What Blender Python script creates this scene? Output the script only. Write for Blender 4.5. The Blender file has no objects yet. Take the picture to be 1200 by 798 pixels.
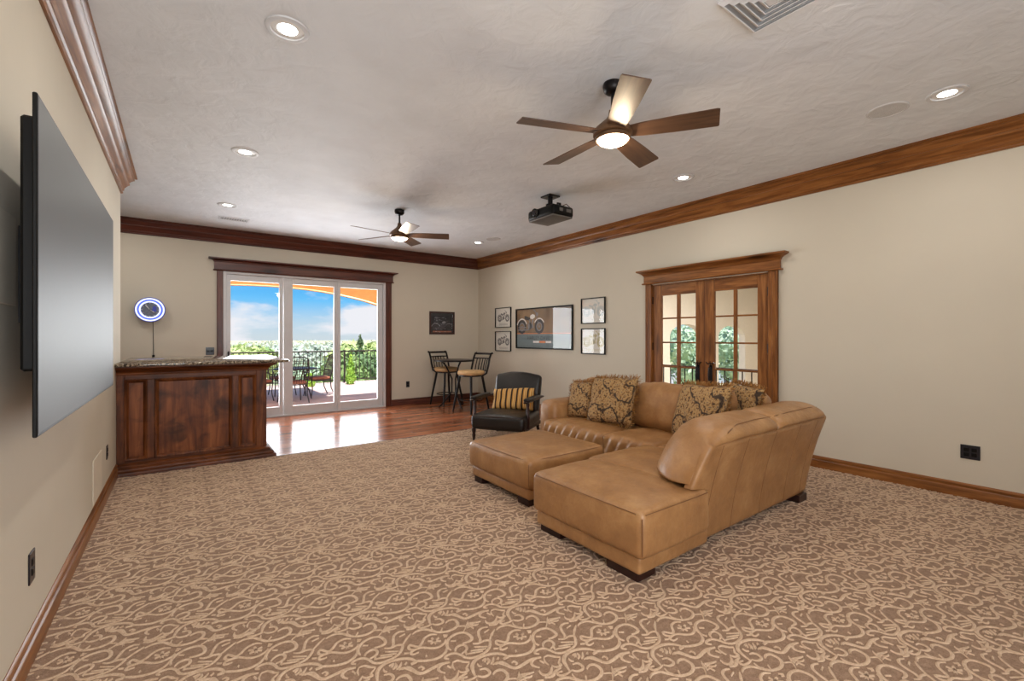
import bpy, math, random
import numpy as np
from mathutils import Vector, Matrix, noise

R = math.radians
S = bpy.context.scene
COL = S.collection
random.seed(4)

# ------------------------------------------------------------------ camera
cam_d = bpy.data.cameras.new('camera')
cam = bpy.data.objects.new('camera', cam_d)
COL.objects.link(cam)
cam.location = (0, 0, 1.344)
cam.rotation_euler = (R(90), 0, -0.6332)
cam_d.sensor_width = 36
cam_d.lens = 15.816
cam_d.shift_y = -0.0031
cam_d.clip_end = 3000
cam_d.clip_start = 0.02
S.camera = cam

# ------------------------------------------------------------------ view, exposure
S.view_settings.view_transform = 'Standard'
S.view_settings.look = 'None'
S.view_settings.gamma = 1
S.view_settings.use_curve_mapping = False
S.view_settings.exposure = 0.36
S.cycles.use_denoising = True
S.cycles.max_bounces = 10
S.cycles.diffuse_bounces = 5
S.cycles.glossy_bounces = 4
S.cycles.transmission_bounces = 6
S.cycles.transparent_max_bounces = 16
S.cycles.sample_clamp_indirect = 6
S.cycles.caustics_reflective = False
S.cycles.caustics_refractive = False

# ------------------------------------------------------------------ sky
W = bpy.data.worlds.new('sky')
S.world = W
W.use_nodes = True
nt = W.node_tree
nt.nodes.clear()
def wn(t, **k):
    n = nt.nodes.new(t)
    for a, b in k.items(): setattr(n, a, b)
    return n
tc = wn('ShaderNodeTexCoord')
sx = wn('ShaderNodeSeparateXYZ')
nt.links.new(tc.outputs['Generated'], sx.inputs[0])
ramp = wn('ShaderNodeValToRGB')
nt.links.new(sx.outputs['Z'], ramp.inputs[0])
el = ramp.color_ramp.elements
el[0].position = 0.0; el[0].color = (0.60, 0.70, 0.76, 1)
el[1].position = 1.0; el[1].color = (0.035, 0.22, 0.60, 1)
for p_, c_ in ((0.03, (0.50, 0.68, 0.82)), (0.075, (0.15, 0.54, 0.95)), (0.125, (0.045, 0.39, 0.92)), (0.35, (0.05, 0.30, 0.74))):
    e = el.new(p_); e.color = (*c_, 1)
mp = wn('ShaderNodeMapping')
mp.inputs['Location'].default_value = (5.3, 1.7, 0.2)
mp.inputs['Scale'].default_value = (5.2, 5.2, 15)
nt.links.new(tc.outputs['Generated'], mp.inputs[0])
nz = wn('ShaderNodeTexNoise')
nz.inputs['Scale'].default_value = 1.0
nz.inputs['Detail'].default_value = 7
nz.inputs['Roughness'].default_value = 0.52
nt.links.new(mp.outputs[0], nz.inputs['Vector'])
cr = wn('ShaderNodeValToRGB')
cr.color_ramp.elements[0].position = 0.50; cr.color_ramp.elements[0].color = (0, 0, 0, 1)
cr.color_ramp.elements[1].position = 0.605; cr.color_ramp.elements[1].color = (1, 1, 1, 1)
nt.links.new(nz.outputs['Fac'], cr.inputs[0])
mx = wn('ShaderNodeMix', data_type='RGBA')
nt.links.new(cr.outputs[0], mx.inputs[0])
nt.links.new(ramp.outputs[0], mx.inputs[6])
mx.inputs[7].default_value = (0.84, 0.85, 0.90, 1)
bg = wn('ShaderNodeBackground')
bg.inputs[1].default_value = 0.82
nt.links.new(mx.outputs[2], bg.inputs[0])
wo = wn('ShaderNodeOutputWorld')
nt.links.new(bg.outputs[0], wo.inputs[0])

# ------------------------------------------------------------------ sun and added daylight fill
def light(name, kind, loc, energy, color=(1, 1, 1), rot=(0, 0, 0), **k):
    d = bpy.data.lights.new(name, kind)
    d.energy = energy; d.color = color
    for a, b in k.items(): setattr(d, a, b)
    o = bpy.data.objects.new(name, d)
    COL.objects.link(o)
    o.location = loc; o.rotation_euler = rot
    return o
light('sun', 'SUN', (0, 0, 20), 6.5, (1.0, 0.95, 0.88), (R(27), 0, R(-8)), angle=R(0.6))
# added fill lamp in an unseen, made-up window behind the camera
light('rear_fill', 'AREA', (0.42, -1.84, 1.55), 88, (0.97, 0.985, 1.0), (R(108), 0, 0), shape='RECTANGLE', size=1.5, size_y=2.2)
# added lamp on the terrace, boosts daylight through the sliding glass doors
light('terrace_fill', 'AREA', (1.9, 9.6, 1.15), 255, (0.95, 0.98, 1.0), (R(-104), 0, 0), shape='RECTANGLE', size=4.6, size_y=2.2)

# ------------------------------------------------------------------ materials
def newmat(name):
    m = bpy.data.materials.new(name)
    m.use_nodes = True
    t = m.node_tree
    b = t.nodes['Principled BSDF']
    return m, t, b
def N(t, kind, **k):
    n = t.nodes.new(kind)
    for a, b in k.items():
        if a.startswith('_'): n.inputs[int(a[1:]) if a[1:].isdigit() else a[1:]].default_value = b
        else: setattr(n, a, b)
    return n
def lin(c):
    return tuple((v / 12.92 if v <= 0.04045 else ((v + 0.055) / 1.055) ** 2.4) for v in [x / 255 for x in c]) + (1,)
def ramp_(t, src, stops):
    r = N(t, 'ShaderNodeValToRGB')
    e = r.color_ramp.elements
    e[0].position, e[0].color = stops[0][0], stops[0][1]
    e[1].position, e[1].color = stops[-1][0], stops[-1][1]
    for p, c in stops[1:-1]:
        x = e.new(p); x.color = c
    t.links.new(src, r.inputs[0])
    return r.outputs[0]
def bump_(t, b, src, strength, dist=0.01):
    n = N(t, 'ShaderNodeBump', _Strength=strength, _Distance=dist)
    t.links.new(src, n.inputs['Height'])
    t.links.new(n.outputs[0], b.inputs['Normal'])
def plain(name, c, rough=0.5, metal=0.0, var=0.08, vscale=12, bump=0.0, bscale=60, spec=0.5, bdist=0.01):
    m, t, b = newmat(name)
    c = lin(c)
    tc = N(t, 'ShaderNodeTexCoord')
    nz = N(t, 'ShaderNodeTexNoise', _Scale=vscale, _Detail=4)
    t.links.new(tc.outputs['Object'], nz.inputs['Vector'])
    lo = tuple(max(0, v * (1 - var)) for v in c[:3]) + (1,)
    hi = tuple(min(1, v * (1 + var)) for v in c[:3]) + (1,)
    t.links.new(ramp_(t, nz.outputs['Fac'], [(0.3, lo), (0.7, hi)]), b.inputs['Base Color'])
    b.inputs['Roughness'].default_value = rough
    b.inputs['Metallic'].default_value = metal
    b.inputs['Specular IOR Level'].default_value = spec
    if bump:
        n2 = N(t, 'ShaderNodeTexNoise', _Scale=bscale, _Detail=6, _Distortion=0.6)
        t.links.new(tc.outputs['Object'], n2.inputs['Vector'])
        bump_(t, b, n2.outputs['Fac'], bump, bdist)
    return m
def wood(name, dark, mid, light_, axis='x', rough=0.38, scale=1.0, knots=True, rand=0.0, coat=0.0, blotch=0.0, spec=0.5):
    m, t, b = newmat(name)
    tc = N(t, 'ShaderNodeTexCoord')
    sc = {'x': (0.55, 7, 7), 'y': (7, 0.55, 7), 'z': (7, 7, 0.55)}[axis]
    mp = N(t, 'ShaderNodeMapping', _Scale=tuple(s * scale for s in sc))
    src = tc.outputs['Object']
    if rand:
        oi = N(t, 'ShaderNodeObjectInfo')
        ad = N(t, 'ShaderNodeVectorMath', operation='MULTIPLY_ADD')
        t.links.new(oi.outputs['Random'], ad.inputs[0])
        ad.inputs[1].default_value = (37, 53, 91)
        t.links.new(src, ad.inputs[2])
        src = ad.outputs[0]
    t.links.new(src, mp.inputs[0])
    nz = N(t, 'ShaderNodeTexNoise', _Scale=3.2, _Detail=7, _Roughness=0.62, _Distortion=0.7)
    t.links.new(mp.outputs[0], nz.inputs['Vector'])
    col = ramp_(t, nz.outputs['Fac'], [(0.28, lin(dark)), (0.5, lin(mid)), (0.74, lin(light_))])
    if blotch:
        nb = N(t, 'ShaderNodeTexNoise', _Scale=4.5, _Detail=5, _Distortion=0.8)
        t.links.new(src, nb.inputs['Vector'])
        mb_ = N(t, 'ShaderNodeMix', data_type='RGBA')
        t.links.new(ramp_(t, nb.outputs['Fac'], [(0.46, (0, 0, 0, 1)), (0.66, (blotch, blotch, blotch, 1))]), mb_.inputs[0])
        t.links.new(col, mb_.inputs[6]); mb_.inputs[7].default_value = tuple(v * 0.5 for v in lin(dark)[:3]) + (1,)
        col = mb_.outputs[2]
    if knots:
        mk = N(t, 'ShaderNodeMapping', _Scale=tuple((1.1 if s < 1 else 3.4) * scale for s in sc))
        t.links.new(src, mk.inputs[0])
        vo = N(t, 'ShaderNodeTexVoronoi', _Scale=1.0)
        t.links.new(mk.outputs[0], vo.inputs['Vector'])
        kr = ramp_(t, vo.outputs['Distance'], [(0.06, (1, 1, 1, 1)), (0.22, (0, 0, 0, 1))])
        mixk = N(t, 'ShaderNodeMix', data_type='RGBA')
        t.links.new(kr, mixk.inputs[0]); t.links.new(col, mixk.inputs[6])
        mixk.inputs[7].default_value = tuple(v * 0.55 for v in lin(dark)[:3]) + (1,)
        col = mixk.outputs[2]
    if rand:
        hs = N(t, 'ShaderNodeHueSaturation')
        mr = N(t, 'ShaderNodeMapRange', _3=1 - rand, _4=1 + rand)
        t.links.new(oi.outputs['Random'], mr.inputs[0])
        t.links.new(mr.outputs[0], hs.inputs['Value'])
        t.links.new(col, hs.inputs['Color'])
        col = hs.outputs[0]
    t.links.new(col, b.inputs['Base Color'])
    b.inputs['Roughness'].default_value = rough
    b.inputs['Specular IOR Level'].default_value = spec
    b.inputs['Coat Weight'].default_value = coat
    b.inputs['Coat Roughness'].default_value = 0.2
    bump_(t, b, nz.outputs['Fac'], 0.12, 0.004)
    return m
def leather(name, lo, mid, hi, rough=0.37):
    m, t, b = newmat(name)
    tc = N(t, 'ShaderNodeTexCoord')
    n1 = N(t, 'ShaderNodeTexNoise', _Scale=4.5, _Detail=9, _Roughness=0.68, _Distortion=0.15)
    t.links.new(tc.outputs['Object'], n1.inputs['Vector'])
    t.links.new(ramp_(t, n1.outputs['Fac'], [(0.3, lin(lo)), (0.52, lin(mid)), (0.74, lin(hi))]), b.inputs['Base Color'])
    v = N(t, 'ShaderNodeTexVoronoi', _Scale=260)
    t.links.new(tc.outputs['Object'], v.inputs['Vector'])
    n2 = N(t, 'ShaderNodeTexNoise', _Scale=16, _Detail=6, _Distortion=1.2)
    t.links.new(tc.outputs['Object'], n2.inputs['Vector'])
    ad = N(t, 'ShaderNodeMath', operation='MULTIPLY_ADD')
    t.links.new(v.outputs['Distance'], ad.inputs[0]); ad.inputs[1].default_value = 0.12
    t.links.new(n2.outputs['Fac'], ad.inputs[2])
    bump_(t, b, ad.outputs[0], 0.3, 0.012)
    rr = N(t, 'ShaderNodeMapRange', _3=rough - 0.1, _4=rough + 0.12)
    t.links.new(n2.outputs['Fac'], rr.inputs[0])
    t.links.new(rr.outputs[0], b.inputs['Roughness'])
    return m
def emit(name, c, strength):
    m = bpy.data.materials.new(name); m.use_nodes = True
    t = m.node_tree; t.nodes.clear()
    e = N(t, 'ShaderNodeEmission', _Strength=strength)
    e.inputs[0].default_value = c
    o = N(t, 'ShaderNodeOutputMaterial')
    t.links.new(e.outputs[0], o.inputs[0])
    return m
def glassmat(name, tint=(1, 1, 1, 1), ior=1.45, floor_=0.0):
    m = bpy.data.materials.new(name); m.use_nodes = True
    t = m.node_tree; t.nodes.clear()
    tr = N(t, 'ShaderNodeBsdfTransparent'); tr.inputs[0].default_value = tint
    gl = N(t, 'ShaderNodeBsdfGlossy', _Roughness=0.02)
    fr = N(t, 'ShaderNodeFresnel', _IOR=ior)
    ge = N(t, 'ShaderNodeNewGeometry')
    mu = N(t, 'ShaderNodeMath', operation='MULTIPLY_ADD')
    t.links.new(ge.outputs['Backfacing'], mu.inputs[0]); mu.inputs[1].default_value = -1; mu.inputs[2].default_value = 1
    m2 = N(t, 'ShaderNodeMath', operation='MULTIPLY')
    t.links.new(fr.outputs[0], m2.inputs[0]); t.links.new(mu.outputs[0], m2.inputs[1])
    mi = N(t, 'ShaderNodeMixShader')
    t.links.new(m2.outputs[0], mi.inputs[0]); t.links.new(tr.outputs[0], mi.inputs[1]); t.links.new(gl.outputs[0], mi.inputs[2])
    o = N(t, 'ShaderNodeOutputMaterial')
    t.links.new(mi.outputs[0], o.inputs[0])
    return m

M = {}
M['wall'] = plain('wall_paint', (206, 198, 182), 0.7, var=0.025, vscale=1.3, bump=0.07, bscale=9, spec=0.25)
M['ceiling'] = plain('ceiling_plaster', (225, 229, 234), 0.6, var=0.045, vscale=2.6, bump=0.55, bscale=6.5, spec=0.3, bdist=0.022)
M['alder_x'] = wood('alder_trim_x', (84, 48, 22), (134, 84, 43), (168, 114, 64), 'x', 0.3, spec=0.3)
M['alder_y'] = wood('alder_trim_y', (84, 48, 22), (134, 84, 43), (168, 114, 64), 'y', 0.3, spec=0.3)
M['alder_z'] = wood('alder_trim_z', (84, 48, 22), (134, 84, 43), (168, 114, 64), 'z', 0.34, spec=0.3)
M['walnut_shade_x'] = wood('dark_trim_x', (52, 24, 17), (86, 42, 30), (112, 58, 42), 'x')  # dark trim colour, also carries the back crown's shade
M['walnut_z'] = wood('dark_trim_z', (52, 24, 17), (86, 42, 30), (112, 58, 42), 'z')
M['bar_x'] = wood('bar_wood_x', (48, 22, 9), (102, 54, 25), (140, 82, 42), 'x', 0.4, blotch=0.5, spec=0.25)
M['bar_z'] = wood('bar_wood_z', (48, 22, 9), (102, 54, 25), (140, 82, 42), 'z', 0.4, blotch=0.5, spec=0.25)
M['bar_panel'] = wood('bar_panel_wood', (60, 28, 11), (116, 62, 29), (152, 92, 50), 'z', 0.4, scale=0.7, blotch=0.8, spec=0.25)
M['plank'] = wood('floor_plank_wood', (92, 50, 32), (150, 92, 62), (188, 128, 92), 'x', 0.21, knots=False, rand=0.28, spec=0.16)
M['subfloor'] = plain('subfloor', (60, 32, 20), 0.7)
M['tan'] = leather('tan_leather', (142, 101, 63), (164, 120, 76), (185, 144, 98))
M['tan_seam'] = plain('leather_seam', (122, 82, 50), 0.55)
M['black_leather'] = leather('black_leather', (14, 12, 12), (24, 20, 20), (42, 34, 32), 0.34)
M['dark_wood'] = plain('espresso_wood', (42, 20, 16), 0.35, var=0.3, vscale=20)
M['black_metal'] = plain('black_metal', (26, 23, 24), 0.38, 0.6)
M['bronze'] = plain('bronze_metal', (112, 84, 60), 0.4, 0.5, var=0.15)
M['black_plastic'] = plain('black_plastic', (8, 8, 8), 0.42, spec=0.2)
M['gray_plastic'] = plain('gray_plastic', (92, 88, 84), 0.5)
M['switch'] = plain('dark_switch_plate', (28, 28, 36), 0.3)
M['white'] = plain('white_paint', (232, 230, 226), 0.4, var=0.02)
M['vinyl'] = plain('white_vinyl', (206, 206, 208), 0.35, var=0.02)
M['ceil_white'] = plain('ceiling_fixture_white', (212, 213, 216), 0.5, var=0.02)
M['speaker'] = plain('speaker_grille', (206, 206, 206), 0.7, var=0.03, bump=0.3, bscale=900)
M['wall_plate'] = plain('painted_panel', (216, 206, 188), 0.6, var=0.02)
M['glass'] = glassmat('window_glass')
M['blade'] = wood('fan_blade_wood', (64, 44, 33), (90, 65, 49), (114, 87, 67), 'x', 0.4, knots=False)
M['lamp_on'] = emit('recessed_lamp', (1, 0.96, 0.9, 1), 9)
M['fan_lamp'] = emit('fan_lamp', (1, 0.80, 0.56, 1), 26)
M['cushion_tan'] = plain('stool_cushion', (196, 158, 110), 0.7, var=0.12, bump=0.1)
M['patio'] = plain('patio_pavers', (204, 180, 172), 0.8, var=0.1, vscale=3, bump=0.1)
M['stucco'] = plain('orange_stucco', (208, 144, 86), 0.85, var=0.06, bump=0.2, bscale=40)
M['iron'] = plain('wrought_iron', (46, 36, 36), 0.5, 0.3)
M['brown_cushion'] = plain('patio_cushion', (150, 92, 74), 0.8)
M['hall_wall'] = plain('hall_paint', (224, 213, 196), 0.7, var=0.03)
M['trunk'] = plain('bark', (84, 66, 50), 0.9, var=0.25)
M['earth'] = plain('dry_grass', (196, 190, 150), 0.95, var=0.3, vscale=0.12)
M['mat_board'] = plain('picture_mat', (226, 222, 212), 0.7, var=0.02)
M['picture_ink'] = plain('picture_ink', (124, 120, 118), 0.7)
M['gold_ink'] = plain('picture_gold_ink', (196, 186, 146), 0.7)
M['glare_ink'] = plain('picture_glare_ink', (196, 202, 200), 0.7)  # upper drawing's reflected glare put into the ink colour
M['pic_glass'] = glassmat('picture_glass', ior=1.5)

# carpet ground and raised scrolls
def carpetmat(name, lo, hi, bs):
    m, t, b = newmat(name)
    tc = N(t, 'ShaderNodeTexCoord')
    n1 = N(t, 'ShaderNodeTexNoise', _Scale=190, _Detail=3)
    t.links.new(tc.outputs['Object'], n1.inputs['Vector'])
    n3 = N(t, 'ShaderNodeTexNoise', _Scale=42, _Detail=4)
    t.links.new(tc.outputs['Object'], n3.inputs['Vector'])
    av = N(t, 'ShaderNodeMath', operation='MULTIPLY_ADD'); av.inputs[1].default_value = 0.5
    hf = N(t, 'ShaderNodeMath', operation='MULTIPLY'); hf.inputs[1].default_value = 0.5
    t.links.new(n3.outputs['Fac'], hf.inputs[0]); t.links.new(n1.outputs['Fac'], av.inputs[0]); t.links.new(hf.outputs[0], av.inputs[2])
    t.links.new(ramp_(t, av.outputs[0], [(0.38, lin(lo)), (0.62, lin(hi))]), b.inputs['Base Color'])
    b.inputs['Roughness'].default_value = 0.95
    b.inputs['Specular IOR Level'].default_value = 0.1
    b.inputs['Sheen Weight'].default_value = 0.15
    bump_(t, b, n1.outputs['Fac'], bs, 0.006)
    return m
M['carpet'] = carpetmat('carpet_cut_pile', (133, 104, 82), (164, 134, 110), 0.5)
M['scroll'] = carpetmat('carpet_loop_pile', (190, 160, 132), (214, 187, 160), 0.35)

# granite
m, t, b = newmat('granite'); tc = N(t, 'ShaderNodeTexCoord')
v = N(t, 'ShaderNodeTexNoise', _Scale=38, _Detail=6, _Roughness=0.75); t.links.new(tc.outputs['Object'], v.inputs['Vector'])
t.links.new(ramp_(t, v.outputs['Fac'], [(0.40, lin((24, 20, 18))), (0.47, lin((70, 56, 44))), (0.53, lin((150, 134, 114))), (0.66, lin((196, 184, 164)))]), b.inputs['Base Color'])
b.inputs['Roughness'].default_value = 0.06; M['granite'] = m

# tv face
m, t, b = newmat('screen_face')
b.inputs['Base Color'].default_value = lin((60, 61, 63)); b.inputs['Roughness'].default_value = 0.5; b.inputs['Specular IOR Level'].default_value = 0.55
M['screen'] = m

# tapestry with dark paisley rings
m, t, b = newmat('paisley_tapestry'); tc = N(t, 'ShaderNodeTexCoord')
n0 = N(t, 'ShaderNodeTexNoise', _Scale=9, _Detail=2); t.links.new(tc.outputs['Object'], n0.inputs['Vector'])
mv = N(t, 'ShaderNodeMix', data_type='VECTOR'); mv.inputs[0].default_value = 0.12
t.links.new(tc.outputs['Object'], mv.inputs[4]); t.links.new(n0.outputs['Color'], mv.inputs[5])
vo = N(t, 'ShaderNodeTexVoronoi', _Scale=4.4); t.links.new(mv.outputs[1], vo.inputs['Vector'])
ring = ramp_(t, vo.outputs['Distance'], [(0.37, (0, 0, 0, 1)), (0.40, (0.9, 0.9, 0.9, 1)), (0.44, (0.9, 0.9, 0.9, 1)), (0.48, (0, 0, 0, 1))])
n1 = N(t, 'ShaderNodeTexNoise', _Scale=46, _Detail=4); t.links.new(tc.outputs['Object'], n1.inputs['Vector'])
cbase = ramp_(t, n1.outputs['Fac'], [(0.36, lin((70, 50, 34))), (0.45, lin((150, 112, 68))), (0.56, lin((182, 148, 98))), (0.66, lin((112, 92, 74)))])
mi = N(t, 'ShaderNodeMix', data_type='RGBA'); t.links.new(ring, mi.inputs[0]); t.links.new(cbase, mi.inputs[6]); mi.inputs[7].default_value = lin((34, 24, 24))
t.links.new(mi.outputs[2], b.inputs['Base Color']); b.inputs['Roughness'].default_value = 0.9
bump_(t, b, n1.outputs['Fac'], 0.5, 0.01); M['tapestry'] = m
M['fringe'] = plain('fringe_yarn', (160, 116, 64), 0.9, var=0.25, vscale=40)

# striped cloth (stripes across local x)
m, t, b = newmat('striped_cloth'); tc = N(t, 'ShaderNodeTexCoord'); s_ = N(t, 'ShaderNodeSeparateXYZ'); t.links.new(tc.outputs['Object'], s_.inputs[0])
mu = N(t, 'ShaderNodeMath', operation='MULTIPLY_ADD'); t.links.new(s_.outputs['X'], mu.inputs[0]); mu.inputs[1].default_value = 13.0; mu.inputs[2].default_value = 20.2
fr = N(t, 'ShaderNodeMath', operation='FRACT'); t.links.new(mu.outputs[0], fr.inputs[0])
r_ = N(t, 'ShaderNodeValToRGB'); r_.color_ramp.interpolation = 'CONSTANT'
e = r_.color_ramp.elements; e[0].position = 0; e[0].color = lin((36, 22, 20)); e[1].position = 0.30; e[1].color = lin((196, 140, 58))
for p_, c_ in ((0.50, (224, 196, 140)), (0.58, (206, 148, 64)), (0.72, (150, 96, 40)), (0.78, (218, 186, 124)), (0.9, (190, 134, 60))):
    x = e.new(p_); x.color = lin(c_)
t.links.new(fr.outputs[0], r_.inputs[0]); t.links.new(r_.outputs[0], b.inputs['Base Color']); b.inputs['Roughness'].default_value = 0.8; M['stripe'] = m

# foliage
def leafmat(name, lo, hi):
    m, t, b = newmat(name)
    tc = N(t, 'ShaderNodeTexCoord')
    n1 = N(t, 'ShaderNodeTexNoise', _Scale=2.4, _Detail=5); t.links.new(tc.outputs['Object'], n1.inputs['Vector'])
    t.links.new(ramp_(t, n1.outputs['Fac'], [(0.32, lin(lo)), (0.68, lin(hi))]), b.inputs['Base Color'])
    b.inputs['Roughness'].default_value = 0.7
    return m
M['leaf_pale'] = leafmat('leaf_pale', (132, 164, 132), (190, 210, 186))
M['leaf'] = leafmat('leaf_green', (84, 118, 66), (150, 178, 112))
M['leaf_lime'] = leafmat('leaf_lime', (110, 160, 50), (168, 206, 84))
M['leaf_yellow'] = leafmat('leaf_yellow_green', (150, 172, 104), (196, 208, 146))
M['leaf_blue'] = leafmat('leaf_distant', (158, 174, 160), (192, 202, 190))  # haze of distance put into the pale leaf colour
M['leaf_dark'] = leafmat('leaf_dark', (62, 92, 62), (110, 140, 90))

# ------------------------------------------------------------------ mesh helpers
class MB:
    def __init__(s): s.v = []; s.f = []
    def add(s, v, f, mat=None):
        o = len(s.v)
        s.v += [tuple(mat @ Vector(p)) for p in v] if mat is not None else [tuple(p) for p in v]
        s.f += [tuple(i + o for i in q) for q in f]
        return s
    def box(s, x0, x1, y0, y1, z0, z1, mat=None):
        v = [(x, y, z) for z in (z0, z1) for y in (y0, y1) for x in (x0, x1)]
        return s.add(v, [(0, 2, 3, 1), (4, 5, 7, 6), (0, 1, 5, 4), (2, 6, 7, 3), (0, 4, 6, 2), (1, 3, 7, 5)], mat)
    def cbox(s, x0, x1, y0, y1, z0, z1, c=0.004, mat=None):
        # chamfered box: 24 corner points
        v = []; idx = {}
        X = (x0, x1); Y = (y0, y1); Z = (z0, z1)
        for i in (0, 1):
            for j in (0, 1):
                for k in (0, 1):
                    sx = c if i == 0 else -c; sy = c if j == 0 else -c; sz = c if k == 0 else -c
                    for a in range(3):
                        p = [X[i] + sx, Y[j] + sy, Z[k] + sz]
                        p[a] = (X[i], Y[j], Z[k])[a]
                        idx[i, j, k, a] = len(v); v.append(p)
        f = []
        q = lambda *t: f.append(tuple(idx[a] for a in t))
        for i in (0, 1):
            l = [(i, 0, 0, 0), (i, 1, 0, 0), (i, 1, 1, 0), (i, 0, 1, 0)]; q(*(l if i else l[::-1]))
            l = [(0, i, 0, 1), (0, i, 1, 1), (1, i, 1, 1), (1, i, 0, 1)]; q(*(l if i else l[::-1]))
            l = [(0, 0, i, 2), (1, 0, i, 2), (1, 1, i, 2), (0, 1, i, 2)]; q(*(l if i else l[::-1]))
        for a in (0, 1):
            for b in (0, 1):
                q((a, b, 0, 0), (a, b, 1, 0), (a, b, 1, 1), (a, b, 0, 1))
                q((a, 0, b, 0), (a, 1, b, 0), (a, 1, b, 2), (a, 0, b, 2))
                q((0, a, b, 1), (1, a, b, 1), (1, a, b, 2), (0, a, b, 2))
                for k in (0, 1): q((a, b, k, 0), (a, b, k, 1), (a, b, k, 2))
        f2 = []
        cx, cy, cz = (x0 + x1) / 2, (y0 + y1) / 2, (z0 + z1) / 2
        for t_ in {tuple(t) for t in f}:
            p = [Vector(v[i]) for i in t_]
            n = (p[1] - p[0]).cross(p[2] - p[0])
            cc = sum(p, Vector()) / len(p) - Vector((cx, cy, cz))
            f2.append(t_ if n.dot(cc) > 0 else t_[::-1])
        return s.add(v, f2, mat)
    def lathe(s, prof, seg=24, mat=None, cap=True):
        v = []; f = []; n = len(prof)
        for i in range(seg):
            a = 2 * math.pi * i / seg
            for r, z in prof: v.append((r * math.cos(a), r * math.sin(a), z))
        for i in range(seg):
            j = (i + 1) % seg
            for k in range(n - 1): f.append((i * n + k, j * n + k, j * n + k + 1, i * n + k + 1))
        if cap:
            if prof[0][0] > 1e-4: f.append(tuple(i * n for i in range(seg))[::-1])
            if prof[-1][0] > 1e-4: f.append(tuple(i * n + n - 1 for i in range(seg)))
        return s.add(v, f, mat)
    def tube(s, pts, r, seg=8, mat=None, closed=False):
        pts = [Vector(p) for p in pts]; n = len(pts)
        rs = r if isinstance(r, (list, tuple)) else [r] * n
        v = []; f = []; up = None
        for i, p in enumerate(pts):
            if closed: d = pts[(i + 1) % n] - pts[i - 1]
            else: d = pts[min(i + 1, n - 1)] - pts[max(i - 1, 0)]
            d.normalize()
            if up is None:
                up = d.orthogonal().normalized()
            else:
                up = (up - d * up.dot(d))
                up = up.normalized() if up.length > 1e-6 else d.orthogonal().normalized()
            w = d.cross(up)
            for k in range(seg):
                a = 2 * math.pi * k / seg
                v.append(p + (up * math.cos(a) + w * math.sin(a)) * rs[i])
        m_ = n if closed else n - 1
        for i in range(m_):
            j = (i + 1) % n
            for k in range(seg):
                l = (k + 1) % seg
                f.append((i * seg + k, i * seg + l, j * seg + l, j * seg + k))
        if not closed:
            f.append(tuple(range(seg))[::-1]); f.append(tuple((n - 1) * seg + k for k in range(seg)))
        return s.add(v, f, mat)
    def prism(s, poly, h0, h1, mat=None):
        # poly in XY (counter-clockwise), extruded along Z
        n = len(poly)
        v = [(x, y, h0) for x, y in poly] + [(x, y, h1) for x, y in poly]
        f = [tuple(range(n))[::-1], tuple(range(n, 2 * n))] + [(i, (i + 1) % n, n + (i + 1) % n, n + i) for i in range(n)]
        return s.add(v, f, mat)
    def sweep(s, path, prof, closed=False, mat=None):
        # path: XY points, left hand side is 'out'; prof: (out, z) open polyline
        n = len(path); v = []; f = []; k = len(prof)
        P = [Vector((p[0], p[1])) for p in path]
        for i in range(n):
            d1 = (P[i] - P[i - 1]).normalized() if (i > 0 or closed) else None
            d2 = (P[(i + 1) % n] - P[i]).normalized() if (i < n - 1 or closed) else None
            d1 = d1 or d2; d2 = d2 or d1
            n1 = Vector((-d1.y, d1.x)); n2 = Vector((-d2.y, d2.x))
            m_ = (n1 + n2); m_ = m_ / max(0.2, (m_.length_squared / 2))
            for o, z in prof: v.append((P[i].x + m_.x * o, P[i].y + m_.y * o, z))
        for i in range(n if closed else n - 1):
            j = (i + 1) % n
            for a in range(k - 1): f.append((i * k + a, j * k + a, j * k + a + 1, i * k + a + 1))
        if not closed:
            f.append(tuple(range(k))); f.append(tuple((n - 1) * k + a for a in range(k))[::-1])
        return s.add(v, f, mat)
    def build(s, name, mat, parent=None, world=False, smooth=None):
        vv = s.v
        if world and parent is not None:
            inv = WM[parent].inverted()
            vv = [inv @ Vector(p) for p in vv]
        me = bpy.data.meshes.new(name)
        me.from_pydata([tuple(p) for p in vv], [], s.f)
        me.materials.append(mat)
        if smooth is not None:
            me.polygons.foreach_set('use_smooth', [True] * len(me.polygons))
            me.set_sharp_from_angle(angle=R(smooth))
        me.update()
        o = bpy.data.objects.new(name, me)
        COL.objects.link(o)
        if parent is not None:
            o.parent = parent
            WM[o] = WM[parent]
        else: WM[o] = Matrix()
        return o
WM = {}
def thing(name, label=None, cat=None, loc=(0, 0, 0), rotz=0, group=None, kind=None):
    o = bpy.data.objects.new(name, None)
    o.empty_display_size = 0.1
    COL.objects.link(o)
    o.location = loc; o.rotation_euler = (0, 0, rotz)
    WM[o] = Matrix.Translation(loc) @ Matrix.Rotation(rotz, 4, 'Z')
    return tag(o, label, cat, group, kind)
def tag(o, label=None, cat=None, group=None, kind=None):
    if label: o['label'] = label
    if cat: o['category'] = cat
    if group: o['group'] = group
    if kind: o['kind'] = kind
    return o
KIDS = None
def copy_tree(o, loc=None, rotz=None, label=None, group=None, parent=None):
    c = o.copy(); COL.objects.link(c)
    if parent is not None: c.parent = parent
    if loc is not None: c.location = loc
    if rotz is not None: c.rotation_euler = (0, 0, rotz)
    if label: c['label'] = label
    if group: c['group'] = group
    for ch in list(o.children): copy_tree(ch, parent=c)
    return c
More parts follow.
